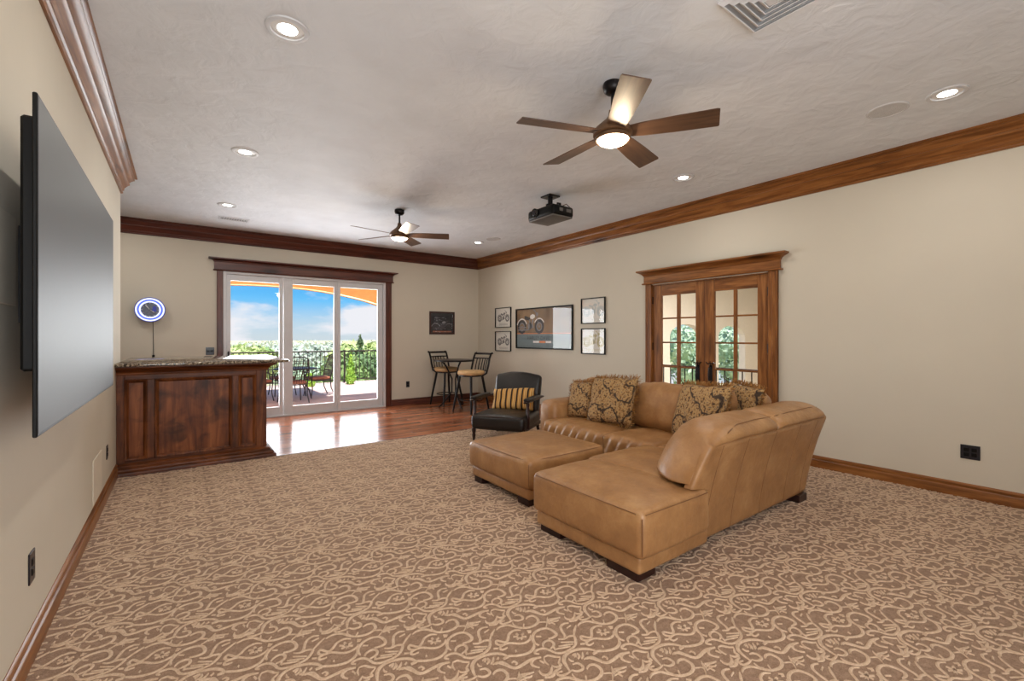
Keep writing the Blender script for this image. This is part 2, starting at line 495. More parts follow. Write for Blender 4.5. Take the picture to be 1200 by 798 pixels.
def softbox(hx, hy, hz, r, mid=6, bulge=(0, 0, 0), wr=0.0, wsc=6.0, seed=0.0, fn=None, rs=4):
    def coords(h, m_):
        e = [1 - (1 - math.sin(math.pi / 2 * i / rs)) * 1.0 for i in range(rs + 1)]
        a = [-h + r * (1 - math.cos(math.pi / 2 * i / rs)) * 1.0 for i in range(rs)]
        midl = [-h + r + (2 * h - 2 * r) * i / m_ for i in range(m_ + 1)]
        return a + midl + [-x for x in a[::-1]]
    mids = mid if isinstance(mid, (tuple, list)) else (mid, mid, mid)
    cs = [coords(h, m_) for h, m_ in zip((hx, hy, hz), mids)]
    n = [len(c) for c in cs]
    H = (hx, hy, hz); vid = {}; v = []; f = []
    def vert(i, j, k):
        if (i, j, k) in vid: return vid[i, j, k]
        p = [cs[0][i], cs[1][j], cs[2][k]]
        inn = [max(-(h - r), min(h - r, a)) for a, h in zip(p, H)]
        d = Vector([a - b for a, b in zip(p, inn)])
        if d.length > 1e-9:
            # direction on the cube corner mapped to the sphere
            d = d.normalized() * r
        q = Vector(inn) + d
        u = [a / h for a, h in zip(q, H)]
        for ax in range(3):
            if bulge[ax]:
                o1, o2 = [x for x in range(3) if x != ax]
                q[ax] += bulge[ax] * u[ax] * (1 - u[o1] ** 2) * (1 - u[o2] ** 2)
        if wr:
            nn = Vector([a ** 3 for a in u])
            nn = nn.normalized() if nn.length > 1e-6 else nn
            q += nn * wr * (noise.noise(q * wsc + Vector((seed, seed * 1.7, 3.1))) + 0.5 * noise.noise(q * wsc * 2.3 + Vector((seed, 5, seed))))
        if fn: q = Vector(fn(q.x, q.y, q.z))
        vid[i, j, k] = len(v); v.append(tuple(q))
        return vid[i, j, k]
    for ax in range(3):
        b, c = (ax + 1) % 3, (ax + 2) % 3
        for side in (0, n[ax] - 1):
            for i in range(n[b] - 1):
                for j in range(n[c] - 1):
                    q = []
                    for di, dj in ((0, 0), (1, 0), (1, 1), (0, 1)):
                        ijk = [0, 0, 0]; ijk[ax] = side; ijk[b] = i + di; ijk[c] = j + dj
                        q.append(vert(*ijk))
                    f.append(tuple(q) if side else tuple(q[::-1]))
    return v, f
def T(x=0, y=0, z=0, rz=0, rx=0, ry=0):
    return Matrix.Translation((x, y, z)) @ Matrix.Rotation(rz, 4, 'Z') @ Matrix.Rotation(ry, 4, 'Y') @ Matrix.Rotation(rx, 4, 'X')
XZ = Matrix(((1, 0, 0, 0), (0, 0, -1, 0), (0, 1, 0, 0), (0, 0, 0, 1)))      # XY drawing -> XZ plane, height towards -Y
YZ = Matrix(((0, 0, -1, 0), (-1, 0, 0, 0), (0, 1, 0, 0), (0, 0, 0, 1)))     # XY drawing -> YZ plane seen from -X
def catmull(pts, per=4):
    P = [np.array(p, float) for p in pts]; out = []
    for i in range(len(P) - 1):
        a = P[max(i - 1, 0)]; b = P[i]; c = P[i + 1]; d = P[min(i + 2, len(P) - 1)]
        for k in range(per):
            t_ = k / per
            out.append(0.5 * ((2 * b) + (-a + c) * t_ + (2 * a - 5 * b + 4 * c - d) * t_ ** 2 + (-a + 3 * b - 3 * c + d) * t_ ** 3))
    out.append(P[-1])
    return out

# ------------------------------------------------------------------ setting
XL, XR, YB, ZC = -0.5135, 5.302, 8.492, 3.053
YE, YN, XA = 6.168, -1.80, -3.20           # end of the screen wall, wall behind the camera, bar alcove wall
CY = 5.68                                  # carpet edge
def struct(o, label=None): return tag(o, label, None, None, 'structure')

carpet = struct(MB().box(XL - 0.1, XR + 0.1, YN - 0.1, CY, -0.06, 0.0).build('floor', M['carpet']))
SCROLL = [(7,[(-85,-2),(-103,6),(-110,24),(-99,39),(-88,27),(-73,8),(-56,15),(-40,32),(-23,46),(7,49),(29,31)]),(7,[(44,-22),(28,-39),(-3,-46),(-31,-34),(-63,-5),(-96,-1),(-113,-7),(-112,-24),(-87,-26)]),(8,[(24,-69),(11,-88),(-12,-101),(-43,-103),(-82,-89),(-114,-69),(-142,-70)]),(8,[(-62,99),(-31,109),(4,97),(25,67),(49,38),(90,23),(127,29),(146,50),(143,82),(119,91),(96,81)]),(6,[(32,97),(27,74),(34,59)]),(5,[(68,58),(52,38)]),(8,[(33,-97),(28,-72),(39,-44),(66,-20),(102,-14),(135,-27),(147,-59),(142,-86),(117,-92),(93,-87)]),(5,[(58,-43),(77,-57)]),(5,[(134,-22),(163,5),(135,25)]),(6,[(154,-5),(175,13),(190,31)]),(7,[(162,-2),(196,6),(226,-4)]),(6,[(160,-9),(188,-9),(206,-14)]),(5,[(182,-9),(185,-32)]),(7,[(56,-141),(80,-135),(94,-122),(93,-100),(74,-91),(52,-99),(41,-117)]),(7,[(-1,-138),(-12,-125),(-4,-115),(15,-113),(37,-122),(52,-146),(60,-171),(84,-190),(126,-194),(162,-186),(187,-163),(198,-140),(176,-128),(155,-133)]),(6,[(121,-138),(141,-151),(170,-171)]),(6,[(96,-151),(129,-164),(158,-178)]),(6,[(77,-158),(108,-169),(138,-182)]),(6,[(79,-138),(70,-165)]),(8,[(199,-141),(230,-112),(258,-93)]),(7,[(242,-61),(220,-49),(194,-58),(178,-86),(167,-116),(150,-129),(127,-116)]),(5,[(237,-78),(207,-83)]),(7,[(10,-270),(-5,-263),(-14,-269),(-9,-282),(15,-288),(43,-287)]),(9,[(36,-286),(47,-249),(60,-224),(89,-206),(126,-206),(169,-221),(197,-247),(207,-273)]),(9,[(103,-229),(123,-225),(106,-245)]),(9,[(132,-231),(127,-247),(108,-256)]),(8,[(153,-240),(137,-258),(120,-265)]),(7,[(80,-232),(80,-248),(87,-256)]),(6,[(170,-252),(157,-262)]),(7,[(69,-265),(92,-272),(97,-295),(84,-308),(60,-304),(46,-288)]),(7,[(127,-273),(149,-273),(161,-291),(173,-320)]),(6,[(180,-273),(205,-275)]),(7,[(-8,-158),(-38,-148),(-61,-159),(-63,-179),(-50,-200)]),(6,[(-24,-169),(-17,-192)]),(7,[(1,-165),(24,-166),(43,-191),(58,-204)]),(7,[(55,-207),(31,-225),(31,-239),(7,-237),(-3,-219)]),(6,[(0,-167),(-10,-185),(-11,-210)]),(8,[(-62,-212),(-65,-232),(-50,-247),(-26,-242),(-7,-225)]),(9,[(19,-250),(-12,-252),(-41,-263),(-69,-253)]),(9,[(-186,-76),(-161,-78),(-151,-96),(-142,-127),(-127,-143),(-101,-145),(-76,-143),(-39,-143),(-7,-157)]),(6,[(-128,-111),(-113,-109),(-109,-125),(-121,-129)]),(7,[(-139,-176),(-147,-199)]),(7,[(-136,-184),(-116,-193),(-85,-206)]),(6,[(-139,-194),(-119,-214),(-102,-215)]),(5,[(50,12),(65,-2)]),(6,[(46,0),(59,-6)]),(6,[(201,-206),(183,-196)]),(5,[(-68,-61),(-73,-74)]),(8,[(7,-5),(24,-18)]),(8,[(0,-8),(-1,-25)]),(8,[(-7,-3),(-25,-8)]),(8,[(-7,5),(-24,17)]),(8,[(0,7),(0,25)]),(8,[(7,2),(25,7)])]
rib_v, rib_f = [], []
for hw, pts in SCROLL:
    P = catmull([(x / 1000, y / 1000) for x, y in pts], 3)
    n = len(P); o = len(rib_v)
    for i, p in enumerate(P):
        d = P[min(i + 1, n - 1)] - P[max(i - 1, 0)]
        d = d / (np.hypot(*d) + 1e-9)
        taper = 0.45 + 0.55 * min(1, i / 4.0, (n - 1 - i) / 4.0) if n > 6 else 0.85
        w = np.array((-d[1], d[0])) * hw / 1000 * taper * 0.92
        rib_v += [(p[0] + w[0], p[1] + w[1], 0.0005), (p[0], p[1], 0.0055), (p[0] - w[0], p[1] - w[1], 0.0005)]
    for i in range(n - 1):
        a = o + 3 * i
        rib_f += [(a, a + 1, a + 4, a + 3), (a + 1, a + 2, a + 5, a + 4)]
rv = np.array(rib_v); rf = np.array(rib_f)
allv, allf, off = [], [], 0
for i in range(-14, 16):
    for j in range(-30, 40):
        cx = 1.223 + 0.3225 * i; cy = 1.607 - 0.2 * i + 0.4 * j
        if not (XL - 0.3 < cx < XR + 0.3 and -1.9 < cy < CY + 0.3): continue
        q = rv + np.array((cx, cy, 0))
        ok = (q[:, 0] > XL + 0.015) & (q[:, 0] < XR - 0.015) & (q[:, 1] > YN + 0.02) & (q[:, 1] < CY - 0.01)
        fk = rf[ok[rf].all(axis=1)]
        if len(fk):
            allv.append(q); allf.append(fk + off); off += len(q)
vv = np.concatenate(allv); ff = np.concatenate(allf)
me = bpy.data.meshes.new('scroll_pile')
me.vertices.add(len(vv)); me.vertices.foreach_set('co', vv.astype(np.float32).ravel())
me.loops.add(ff.size); me.loops.foreach_set('vertex_index', ff.astype(np.int32).ravel())
me.polygons.add(len(ff)); me.polygons.foreach_set('loop_start', (np.arange(len(ff)) * 4).astype(np.int32))
me.update(calc_edges=True); me.validate()
me.materials.append(M['scroll'])
o = bpy.data.objects.new('scroll_pile', me); COL.objects.link(o); o.parent = carpet; o['kind'] = 'stuff'

# hardwood: planks laid along X on a subfloor
hard = struct(MB().box(XA, XR + 0.1, CY, YB + 0.05, -0.06, -0.012).build('floor', M['subfloor']))
PW = 0.118
row = 0; y = CY + 0.02
rr = random.Random(11)
while y < YB:
    y1 = min(y + PW - 0.002, YB)
    x = XL - 1.2 * rr.random() if y > YE else XL - 0.05
    while x < XR:
        L = rr.uniform(0.8, 1.7); x1 = min(x + L - 0.002, XR)
        if x1 - x > 0.05:
            MB().cbox(x, x1, y, y1, -0.012, 0.0 + rr.uniform(-0.0006, 0.0006), 0.0018).build('plank', M['plank'], hard)
        x += L
    y += PW
MB().cbox(XL, XR, CY - 0.012, CY + 0.02, -0.01, 0.004, 0.003).build('edge_strip', M['walnut_shade_x'], hard)

# walls
struct(MB().box(XL - 0.15, XL, YN, YE, 0, ZC).build('wall_left', M['wall']))
struct(MB().box(XA, XL - 0.15, YE - 0.15, YE, 0, ZC).build('wall_alcove', M['wall']))
struct(MB().box(XA - 0.15, XA, YE - 0.15, YB, 0, ZC).build('wall_bar', M['wall']))
SX0, SX1, SZ1 = 0.53, 3.19, 2.40
w = MB(); w.box(XA - 0.15, SX0, YB, YB + 0.16, 0, ZC); w.box(SX1, XR + 0.15, YB, YB + 0.16, 0, ZC); w.box(SX0, SX1, YB, YB + 0.16, SZ1, ZC)
struct(w.build('wall_back', M['wall']))
DY0, DY1, DZ1 = 2.36, 3.92, 2.075
w = MB(); w.box(XR, XR + 0.15, YN, DY0, 0, ZC); w.box(XR, XR + 0.15, DY1, YB, 0, ZC); w.box(XR, XR + 0.15, DY0, DY1, DZ1, ZC)
struct(w.build('wall_right', M['wall']))
NW0, NW1, NZ0, NZ1 = -0.40, 1.25, 0.40, 2.70
w = MB(); w.box(XL - 0.15, NW0, YN - 0.15, YN, 0, ZC); w.box(NW1, XR + 0.15, YN - 0.15, YN, 0, ZC)
w.box(NW0, NW1, YN - 0.15, YN, 0, NZ0); w.box(NW0, NW1, YN - 0.15, YN, NZ1, ZC)
struct(w.build('wall_near', M['wall']))
struct(MB().box(XA - 0.15, XR + 0.15, YN - 0.15, YB + 0.16, ZC, ZC + 0.12).build('ceiling', M['ceiling']))
wnd = struct(MB().box(NW0, NW1, YN - 0.14, YN - 0.08, NZ0, NZ0 + 0.07).box(NW0, NW1, YN - 0.14, YN - 0.08, NZ1 - 0.07, NZ1)
             .box(NW0, NW0 + 0.07, YN - 0.14, YN - 0.08, NZ0, NZ1).box(NW1 - 0.07, NW1, YN - 0.14, YN - 0.08, NZ0, NZ1).build('added_window_1', M['vinyl']))  # made-up window out of view, added to hold the fill lamp
MB().box(NW0 + 0.07, NW1 - 0.07, YN - 0.115, YN - 0.107, NZ0 + 0.07, NZ1 - 0.07).build('pane', M['glass'], wnd)

# crown moulding round the room
CP = [(0, -.211), (.014, -.211), (.020, -.203), (.020, -.196), (.013, -.190), (.018, -.181), (.027, -.176), (.030, -.166), (.026, -.158), (.033, -.148),
      (.050, -.122), (.062, -.108), (.070, -.103), (.070, -.094), (.062, -.089), (.066, -.080), (.080, -.060), (.098, -.043), (.108, -.038), (.108, -.030), (.102, -.026), (.112, -.016), (.129, -.012), (.129, 0)]
def ring(path, prof, z0, names, mats, close_to_wall=True):
    n = len(path); P = [Vector(p) for p in path]; mit = []
    for i in range(n):
        d1 = (P[i] - P[i - 1]).normalized(); d2 = (P[(i + 1) % n] - P[i]).normalized()
        m_ = Vector((-d1.y, d1.x)) + Vector((-d2.y, d2.x)); mit.append(m_ / max(0.2, m_.length_squared / 2))
    k = len(prof); objs = []
    for i in range(n):
        j = (i + 1) % n; b = MB()
        b.v = [(P[q].x + mit[q].x * o_, P[q].y + mit[q].y * o_, z0 + z) for q in (i, j) for o_, z in prof]
        b.f = [(a, k + a, k + a + 1, a + 1) for a in range(k - 1)]
        objs.append(struct(b.build(names[i], mats[i], smooth=40)))
    return objs
loop = [(XR, YN), (XR, YB), (XA, YB), (XA, YE), (XL, YE), (XL, YN)]
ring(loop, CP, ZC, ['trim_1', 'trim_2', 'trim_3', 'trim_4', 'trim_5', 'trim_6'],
     [M['alder_y'], M['walnut_shade_x'], M['alder_y'], M['alder_x'], M['alder_y'], M['alder_x']])  # back crown is darker: its shade is put into the wood colour
BP = [(0, 0), (.020, 0), (.020, .070), (.017, .078), (.010, .084), (.012, .094), (.014, .104), (.009, .115), (.003, .122), (0, .122)]
def base(name, path, mat): struct(MB().sweep(path, BP).build(name, mat, smooth=40))
base('baseboard_left', [(XL, 5.76), (XL, YN)], M['alder_y'])
base('baseboard_right', [(XR, YN), (XR, 2.255)], M['alder_y'])
base('baseboard_right', [(XR, 4.005), (XR, YB)], M['alder_y'])
base('baseboard_back', [(XR, YB), (3.31, YB)], M['walnut_shade_x'])
base('baseboard_back', [(0.42, YB), (XA, YB)], M['walnut_shade_x'])

# ------------------------------------------------------------------ sliding glass doors in the back wall
def cornice(name, path, mat, z0, z1, z2, proud, flare, bead):
    # frieze board, flared crown and bead over a door; path runs wall - front - wall
    pr_ = [(0, z0), (bead, z0), (bead + 0.006, z0 + 0.008), (bead, z0 + 0.018), (proud, z0 + 0.020), (proud, z1), (proud + 0.008, z1 + 0.006), (proud + 0.012, z1 + 0.02),
           (proud + flare * 0.5, z1 + (z2 - z1) * 0.55), (proud + flare, z2 - 0.018), (proud + flare, z2), (0, z2)]
    b = MB().sweep(path, pr_)
    n = len(path); k = len(pr_)
    b.f.append(tuple(i * k + k - 2 for i in range(n)))
    return struct(b.build(name, mat, smooth=35))
cas = MB().cbox(0.445, 0.53, YB - 0.026, YB + 0.01, 0, 2.405, 0.005).cbox(0.445, 0.462, YB - 0.034, YB, 0, 2.405, 0.004)
struct(cas.build('trim_7', M['walnut_z'], smooth=30))
cas = MB().cbox(3.19, 3.298, YB - 0.026, YB + 0.01, 0, 2.405, 0.005).cbox(3.281, 3.298, YB - 0.034, YB, 0, 2.405, 0.004)
struct(cas.build('trim_8', M['walnut_z'], smooth=30))
cornice('trim_9', [(3.30, YB), (3.30, YB - 0.001), (0.44, YB - 0.001), (0.44, YB)], M['walnut_shade_x'], 2.400, 2.535, 2.598, 0.030, 0.075, 0.040)
jb = MB()
jb.cbox(SX0, 0.575, YB - 0.012, YB + 0.14, 0.0, SZ1, 0.004); jb.cbox(3.140, SX1, YB - 0.012, YB + 0.14, 0.0, SZ1, 0.004)
jb.cbox(0.575, 3.140, YB - 0.012, YB + 0.14, 2.362, SZ1, 0.004); jb.cbox(0.575, 3.140, YB - 0.012, YB + 0.14, -0.02, 0.022, 0.004)
struct(jb.build('trim_10', M['vinyl'], smooth=30))
def glassdoor(name, x0, x1, g0, g1, y0, y1, label):
    d = thing(name, label, None, ((x0 + x1) / 2, y0, 0.022), kind='structure')
    z0, z1, gz0, gz1 = 0.022, 2.362, 0.160, 2.262
    MB().cbox(x0, g0, y0, y1, z0, z1, 0.004).build('stile', M['vinyl'], d, True, 30)
    MB().cbox(g1, x1, y0, y1, z0, z1, 0.004).build('stile', M['vinyl'], d, True, 30)
    MB().cbox(g0, g1, y0, y1, z0, gz0, 0.004).build('rail', M['vinyl'], d, True, 30)
    MB().cbox(g0, g1, y0, y1, gz1, z1, 0.004).build('rail', M['vinyl'], d, True, 30)
    MB().box(g0, g1, (y0 + y1) / 2 - 0.004, (y0 + y1) / 2 + 0.004, gz0, gz1).build('pane', M['glass'], d, True)
    return d
d3 = glassdoor('door_3', 0.577, 1.398, 0.634, 1.338, YB + 0.02, YB + 0.065, 'white framed glass door leaf beside the bar')
glassdoor('door_4', 1.404, 2.290, 1.546, 2.234, YB + 0.02, YB + 0.065, 'middle white framed glass door leaf')
glassdoor('door_5', 2.293, 3.138, 2.345, 3.041, YB + 0.02, YB + 0.065, 'white framed glass door leaf nearest the dark picture')
hd = MB().cbox(0.592, 0.618, YB + 0.004, YB + 0.022, 0.93, 1.12, 0.005)
hd.tube([(0.605, YB + 0.01, 1.045), (0.605, YB - 0.045, 1.045), (0.62, YB - 0.052, 1.045), (0.72, YB - 0.05, 1.04)], [0.011, 0.011, 0.011, 0.008], 8)
hd.build('handle', M['black_metal'], d3, True, 40)

# ------------------------------------------------------------------ French doors in the right wall
for nm, y0, y1 in (('trim_11', 3.918, 4.003), ('trim_12', 2.257, 2.362)):
    b = MB().cbox(XR - 0.024, XR + 0.02, y0, y1, 0, 2.085, 0.005)
    yo = y1 - 0.018 if y1 > 3 else y0
    b.cbox(XR - 0.036, XR, yo, yo + 0.018, 0, 2.085, 0.005)
    ym = (y0 + y1) / 2
    b.cbox(XR - 0.030, XR, ym - 0.008, ym + 0.008, 0, 2.085, 0.005)
    struct(b.build(nm, M['alder_z'], smooth=30))
cornice('trim_13', [(XR, 2.262), (XR - 0.001, 2.262), (XR - 0.001, 3.998), (XR, 3.998)], M['alder_y'], 2.083, 2.196, 2.275, 0.030, 0.080, 0.048)
jb = MB(); jb.box(XR, XR + 0.15, DY0, DY0 + 0.012, 0, DZ1); jb.box(XR, XR + 0.15, DY1 - 0.012, DY1, 0, DZ1); jb.box(XR, XR + 0.15, DY0, DY1, DZ1 - 0.012, DZ1)
struct(jb.build('trim_14', M['alder_z']))
ROWS = [(1.612, 1.915), (1.285, 1.592), (0.957, 1.265), (0.630, 0.937), (0.302, 0.610)]
def frenchdoor(name, y0, y1, cols, hinge_y, handle_y, label):
    x0, x1 = XR + 0.012, XR + 0.052
    d = thing(name, label, None, (x0, (y0 + y1) / 2, 0.008), kind='structure')
    z0, z1 = 0.008, DZ1 - 0.014
    ya, yb_ = cols[0][0], cols[-1][1]
    A = M['alder_z']; B = M['alder_y']
    MB().cbox(x0, x1, y0, ya, z0, z1, 0.004).build('stile', A, d, True, 30)
    MB().cbox(x0, x1, yb_, y1, z0, z1, 0.004).build('stile', A, d, True, 30)
    MB().cbox(x0, x1, ya, yb_, z0, ROWS[-1][0], 0.004).build('rail', B, d, True, 30)
    MB().cbox(x0, x1, ya, yb_, ROWS[0][1], z1, 0.004).build('rail', B, d, True, 30)
    MB().cbox(x0 + 0.006, x1 - 0.006, cols[0][1], cols[1][0], ROWS[-1][0], ROWS[0][1], 0.006).build('muntin', A, d, True, 30)
    for a, b in zip(ROWS[:-1], ROWS[1:]):
        MB().cbox(x0 + 0.006, x1 - 0.006, ya, yb_, b[1], a[0], 0.006).build('muntin', B, d, True, 30)
    for za, zb in ROWS:
        for ca, cb in cols:
            MB().box((x0 + x1) / 2 - 0.002, (x0 + x1) / 2 + 0.002, ca, cb, za, zb).build('pane', M['glass'], d, True)
    for z in (0.25, 1.22, 1.86):
        MB().tube([(x0 - 0.004, hinge_y, z - 0.05), (x0 - 0.004, hinge_y, z + 0.05)], 0.009, 8).build('hinge', M['black_metal'], d, True, 40)
    h = MB().cbox(x0 - 0.008, x0, handle_y - 0.022, handle_y + 0.022, 0.74, 1.0, 0.003)
    h.tube([(x0 - 0.004, handle_y, 0.78), (x0 - 0.05, handle_y, 0.79), (x0 - 0.058, handle_y, 0.88), (x0 - 0.05, handle_y, 0.965), (x0 - 0.004, handle_y, 0.975)], 0.008, 8)
    s = 1 if handle_y > 3.15 else -1
    h.tube([(x0 - 0.02, handle_y - 0.05, 1.032), (x0 - 0.02, handle_y - 0.03, 1.012), (x0 - 0.02, handle_y, 1.022), (x0 - 0.02, handle_y + 0.03, 1.012), (x0 - 0.02, handle_y + 0.05, 1.032)], 0.008, 6)
    h.tube([(x0 - 0.02, handle_y, 0.98), (x0 - 0.02, handle_y, 1.05)], [0.008, 0.004], 6)
    h.build('handle', M['black_metal'], d, True, 40)
frenchdoor('door_1', 3.140, 3.906, [(3.260, 3.487), (3.539, 3.769)], 3.908, 3.222, 'left leaf of the alder French doors')
frenchdoor('door_2', 2.374, 3.136, [(2.491, 2.730), (2.774, 3.008)], 2.372, 3.052, 'right leaf of the alder French doors')

# hall beyond the French doors: a landing with a balustrade over a tall room, arched windows in its end wall
HY, HX = 7.0, 16.0
struct(MB().box(XR + 0.15, 6.45, -1.5, HY, -0.2, 0.0).build('floor', M['hall_wall']))
struct(MB().box(6.45, HX, -1.5, HY, -3.2, -3.0).build('floor', M['hall_wall']))
struct(MB().box(XR + 0.15, HX, -1.5, HY + 0.4, ZC, ZC + 0.1).build('ceiling', M['ceiling']))
struct(MB().box(XR + 0.15, HX, -1.7, -1.5, -3, ZC).build('wall_hall', M['hall_wall']))
struct(MB().box(HX, HX + 0.2, -1.5, HY + 0.4, -3, ZC).build('wall_hall', M['hall_wall']))
w = MB()
ARC = [(7.86, 9.41), (10.23, 11.78), (12.60, 14.15)]
edges = [XR + 0.15] + [v for a in ARC for v in a] + [HX]
for i in range(0, len(edges), 2): w.box(edges[i], edges[i + 1], HY, HY + 0.2, -3, ZC)
for a, b in ARC:
    w.box(a, b, HY, HY + 0.2, -3, -1.0)
    c = (a + b) / 2; rr_ = (b - a) / 2; zs = 1.36; n = 16
    pts = [(c - rr_ * math.cos(math.pi * i / n), zs + 0.34 * math.sin(math.pi * i / n)) for i in range(n + 1)]
    for i in range(n):
        (xa, za), (xb, zb) = pts[i], pts[i + 1]
        v = [(x_, y_, z_) for y_ in (HY, HY + 0.2) for x_, z_ in ((xa, za), (xb, zb), (xb, ZC), (xa, ZC))]
        w.add(v, [(0, 1, 2, 3), (4, 7, 6, 5), (0, 4, 5, 1)])
struct(w.build('wall_arches', M['hall_wall']))
light('hall_fill', 'AREA', (9.5, 3.5, ZC - 0.05), 300, (1, 0.97, 0.92), shape='DISK', size=1.2)  # added lamp, fixture unseen, brightens the hall behind the doors
bl = thing('balustrade', 'dark iron balustrade with thin bars seen through the French doors', 'railing', (6.35, 4.2, 0))
MB().cbox(6.325, 6.375, -1.4, 6.9, 0.865, 0.90, 0.006).build('handrail', M['walnut_z'], bl, True, 30)
MB().cbox(6.335, 6.365, -1.4, 6.9, 0.06, 0.085, 0.004).build('bottom_rail', M['black_metal'], bl, True, 30)
for i in range(44):
    y = 1.26 + i * 0.128
    MB().cbox(6.343, 6.357, y - 0.007, y + 0.007, 0.085 if i % 8 else 0.0, 0.866, 0.002).build('baluster', M['black_metal'], bl, True)

# ------------------------------------------------------------------ porch and outdoors
struct(MB().box(-4, 9.5, YB + 0.16, 15.3, -0.4, -0.12).build('patio', M['patio']), 'mauve paved terrace outside the glass doors')
# porch: roof slab and a wide stucco arch
PY = 9.7
struct(MB().box(-4, 9.5, YB + 0.16, PY + 0.3, 3.1, 3.3).build('porch_shade_roof', M['stucco']))
struct(MB().box(-4, 2.7, PY + 0.3, 12.4, 3.1, 3.3).build('porch_shade_roof', M['stucco']))  # added slab out of view, casts the deeper terrace shade
AC, AW, AH, AZ = 1.35, 3.05, 0.95, 1.39
def archpts(n=28): return [(AC - AW * math.cos(math.pi * i / n), AZ + AH * math.sin(math.pi * i / n)) for i in range(n + 1)]
w = MB(); P = archpts()
for (xa, za), (xb, zb) in zip(P[:-1], P[1:]):
    v = [(x_, y_, z_) for y_ in (PY, PY + 0.3) for x_, z_ in ((xa, za), (xb, zb), (xb, 3.1), (xa, 3.1))]
    w.add(v, [(0, 1, 2, 3), (4, 7, 6, 5), (0, 4, 5, 1)])
w.box(AC + AW, 9.5, PY, PY + 0.3, -0.12, 3.1); w.box(-4, AC - AW, PY, PY + 0.3, -0.12, 3.1)
struct(w.build('wall_porch', M['stucco']))

rl = thing('terrace_railing', 'black iron railing along the far edge of the terrace', 'railing', (3.0, 14.9, -0.12))
MB().cbox(-3, 9, 14.875, 14.925, 0.88, 0.92, 0.006).build('handrail', M['iron'], rl, True)
MB().cbox(-3, 9, 14.885, 14.915, -0.03, 0.0, 0.006).build('bottom_rail', M['iron'], rl, True)
for i in range(96):
    x = -2.6 + i * 0.122; q = i % 14 == 0; s = 0.022 if q else 0.008
    MB().cbox(x - s, x + s, 14.9 - s, 14.9 + s, -0.12 if q else -0.03, 0.93 if q else 0.88, 0.002).build('post' if q else 'baluster', M['iron'], rl, True)

def leafmass(blobs, n, size, seed):
    g = np.random.default_rng(seed)
    v = []; f = []
    tot = sum(b[3] * b[4] for b in blobs)
    for bx, by, bz, rx, rz in blobs:
        k = int(n * rx * rz / tot)
        d = g.normal(size=(k, 3)); d /= np.linalg.norm(d, axis=1)[:, None]
        rad = (0.55 + 0.5 * g.random(k))[:, None]
        c = d * rad * np.array((rx, rx, rz)) + np.array((bx, by, bz))
        nn = d + 0.7 * g.normal(size=(k, 3)); nn /= np.linalg.norm(nn, axis=1)[:, None]
        u = np.cross(nn, g.normal(size=(k, 3))); u /= np.linalg.norm(u, axis=1)[:, None]
        w_ = np.cross(nn, u); s = size * (0.6 + 0.8 * g.random(k))[:, None]
        for a in range(k):
            o_ = len(v)
            for m_ in (u[a] * s[a], w_[a] * s[a] * 0.55, -u[a] * s[a], -w_[a] * s[a] * 0.55): v.append(tuple(c[a] + m_))
            f.append((o_, o_ + 1, o_ + 2, o_ + 3))
    return v, f
def plant(name, label, cat, x, y, z0, blobs, n, size, mat, trunk=None, group=None, seed=1, core=True):
    p = thing(name, label, cat, (x, y, z0), group=group)
    v, f = leafmass(blobs, n, size, seed)
    b = MB(); b.v = v; b.f = f
    if core:
        for bx, by, bz, rx, rz in blobs:
            prof = [(max(1e-3, 0.72 * rx * math.sin(math.pi * i / 8)), bz - 0.72 * rz * math.cos(math.pi * i / 8)) for i in range(9)]
            b.lathe(prof, 10, Matrix.Translation((bx, by, 0)), cap=False)
    b.build('foliage', mat, p)
    if trunk:
        MB().tube([(0, 0, -0.05), (0.03, 0, trunk[0] * 0.5), (0, 0.02, trunk[0])], [trunk[1], trunk[1] * 0.8, trunk[1] * 0.6], 7).build('trunk', M['trunk'], p)
    return p
def px_dir(u, y, f=527.2, c=0.8061, s=0.5918):
    a = (u - 600) / f
    return (a * c + s) / (-a * s + c) * y
struct(MB().add([(-900, 15.3, -0.6), (900, 15.3, -0.6), (900, 60, -4.2), (-900, 60, -4.2), (900, 1500, -9), (-900, 1500, -9)], [(0, 1, 2, 3), (3, 2, 4, 5)]).build('ground', M['earth']))
struct(MB().box(9.5, 60, HY + 0.4, 15.3, -1.8, -1.6).build('ground', M['earth']))
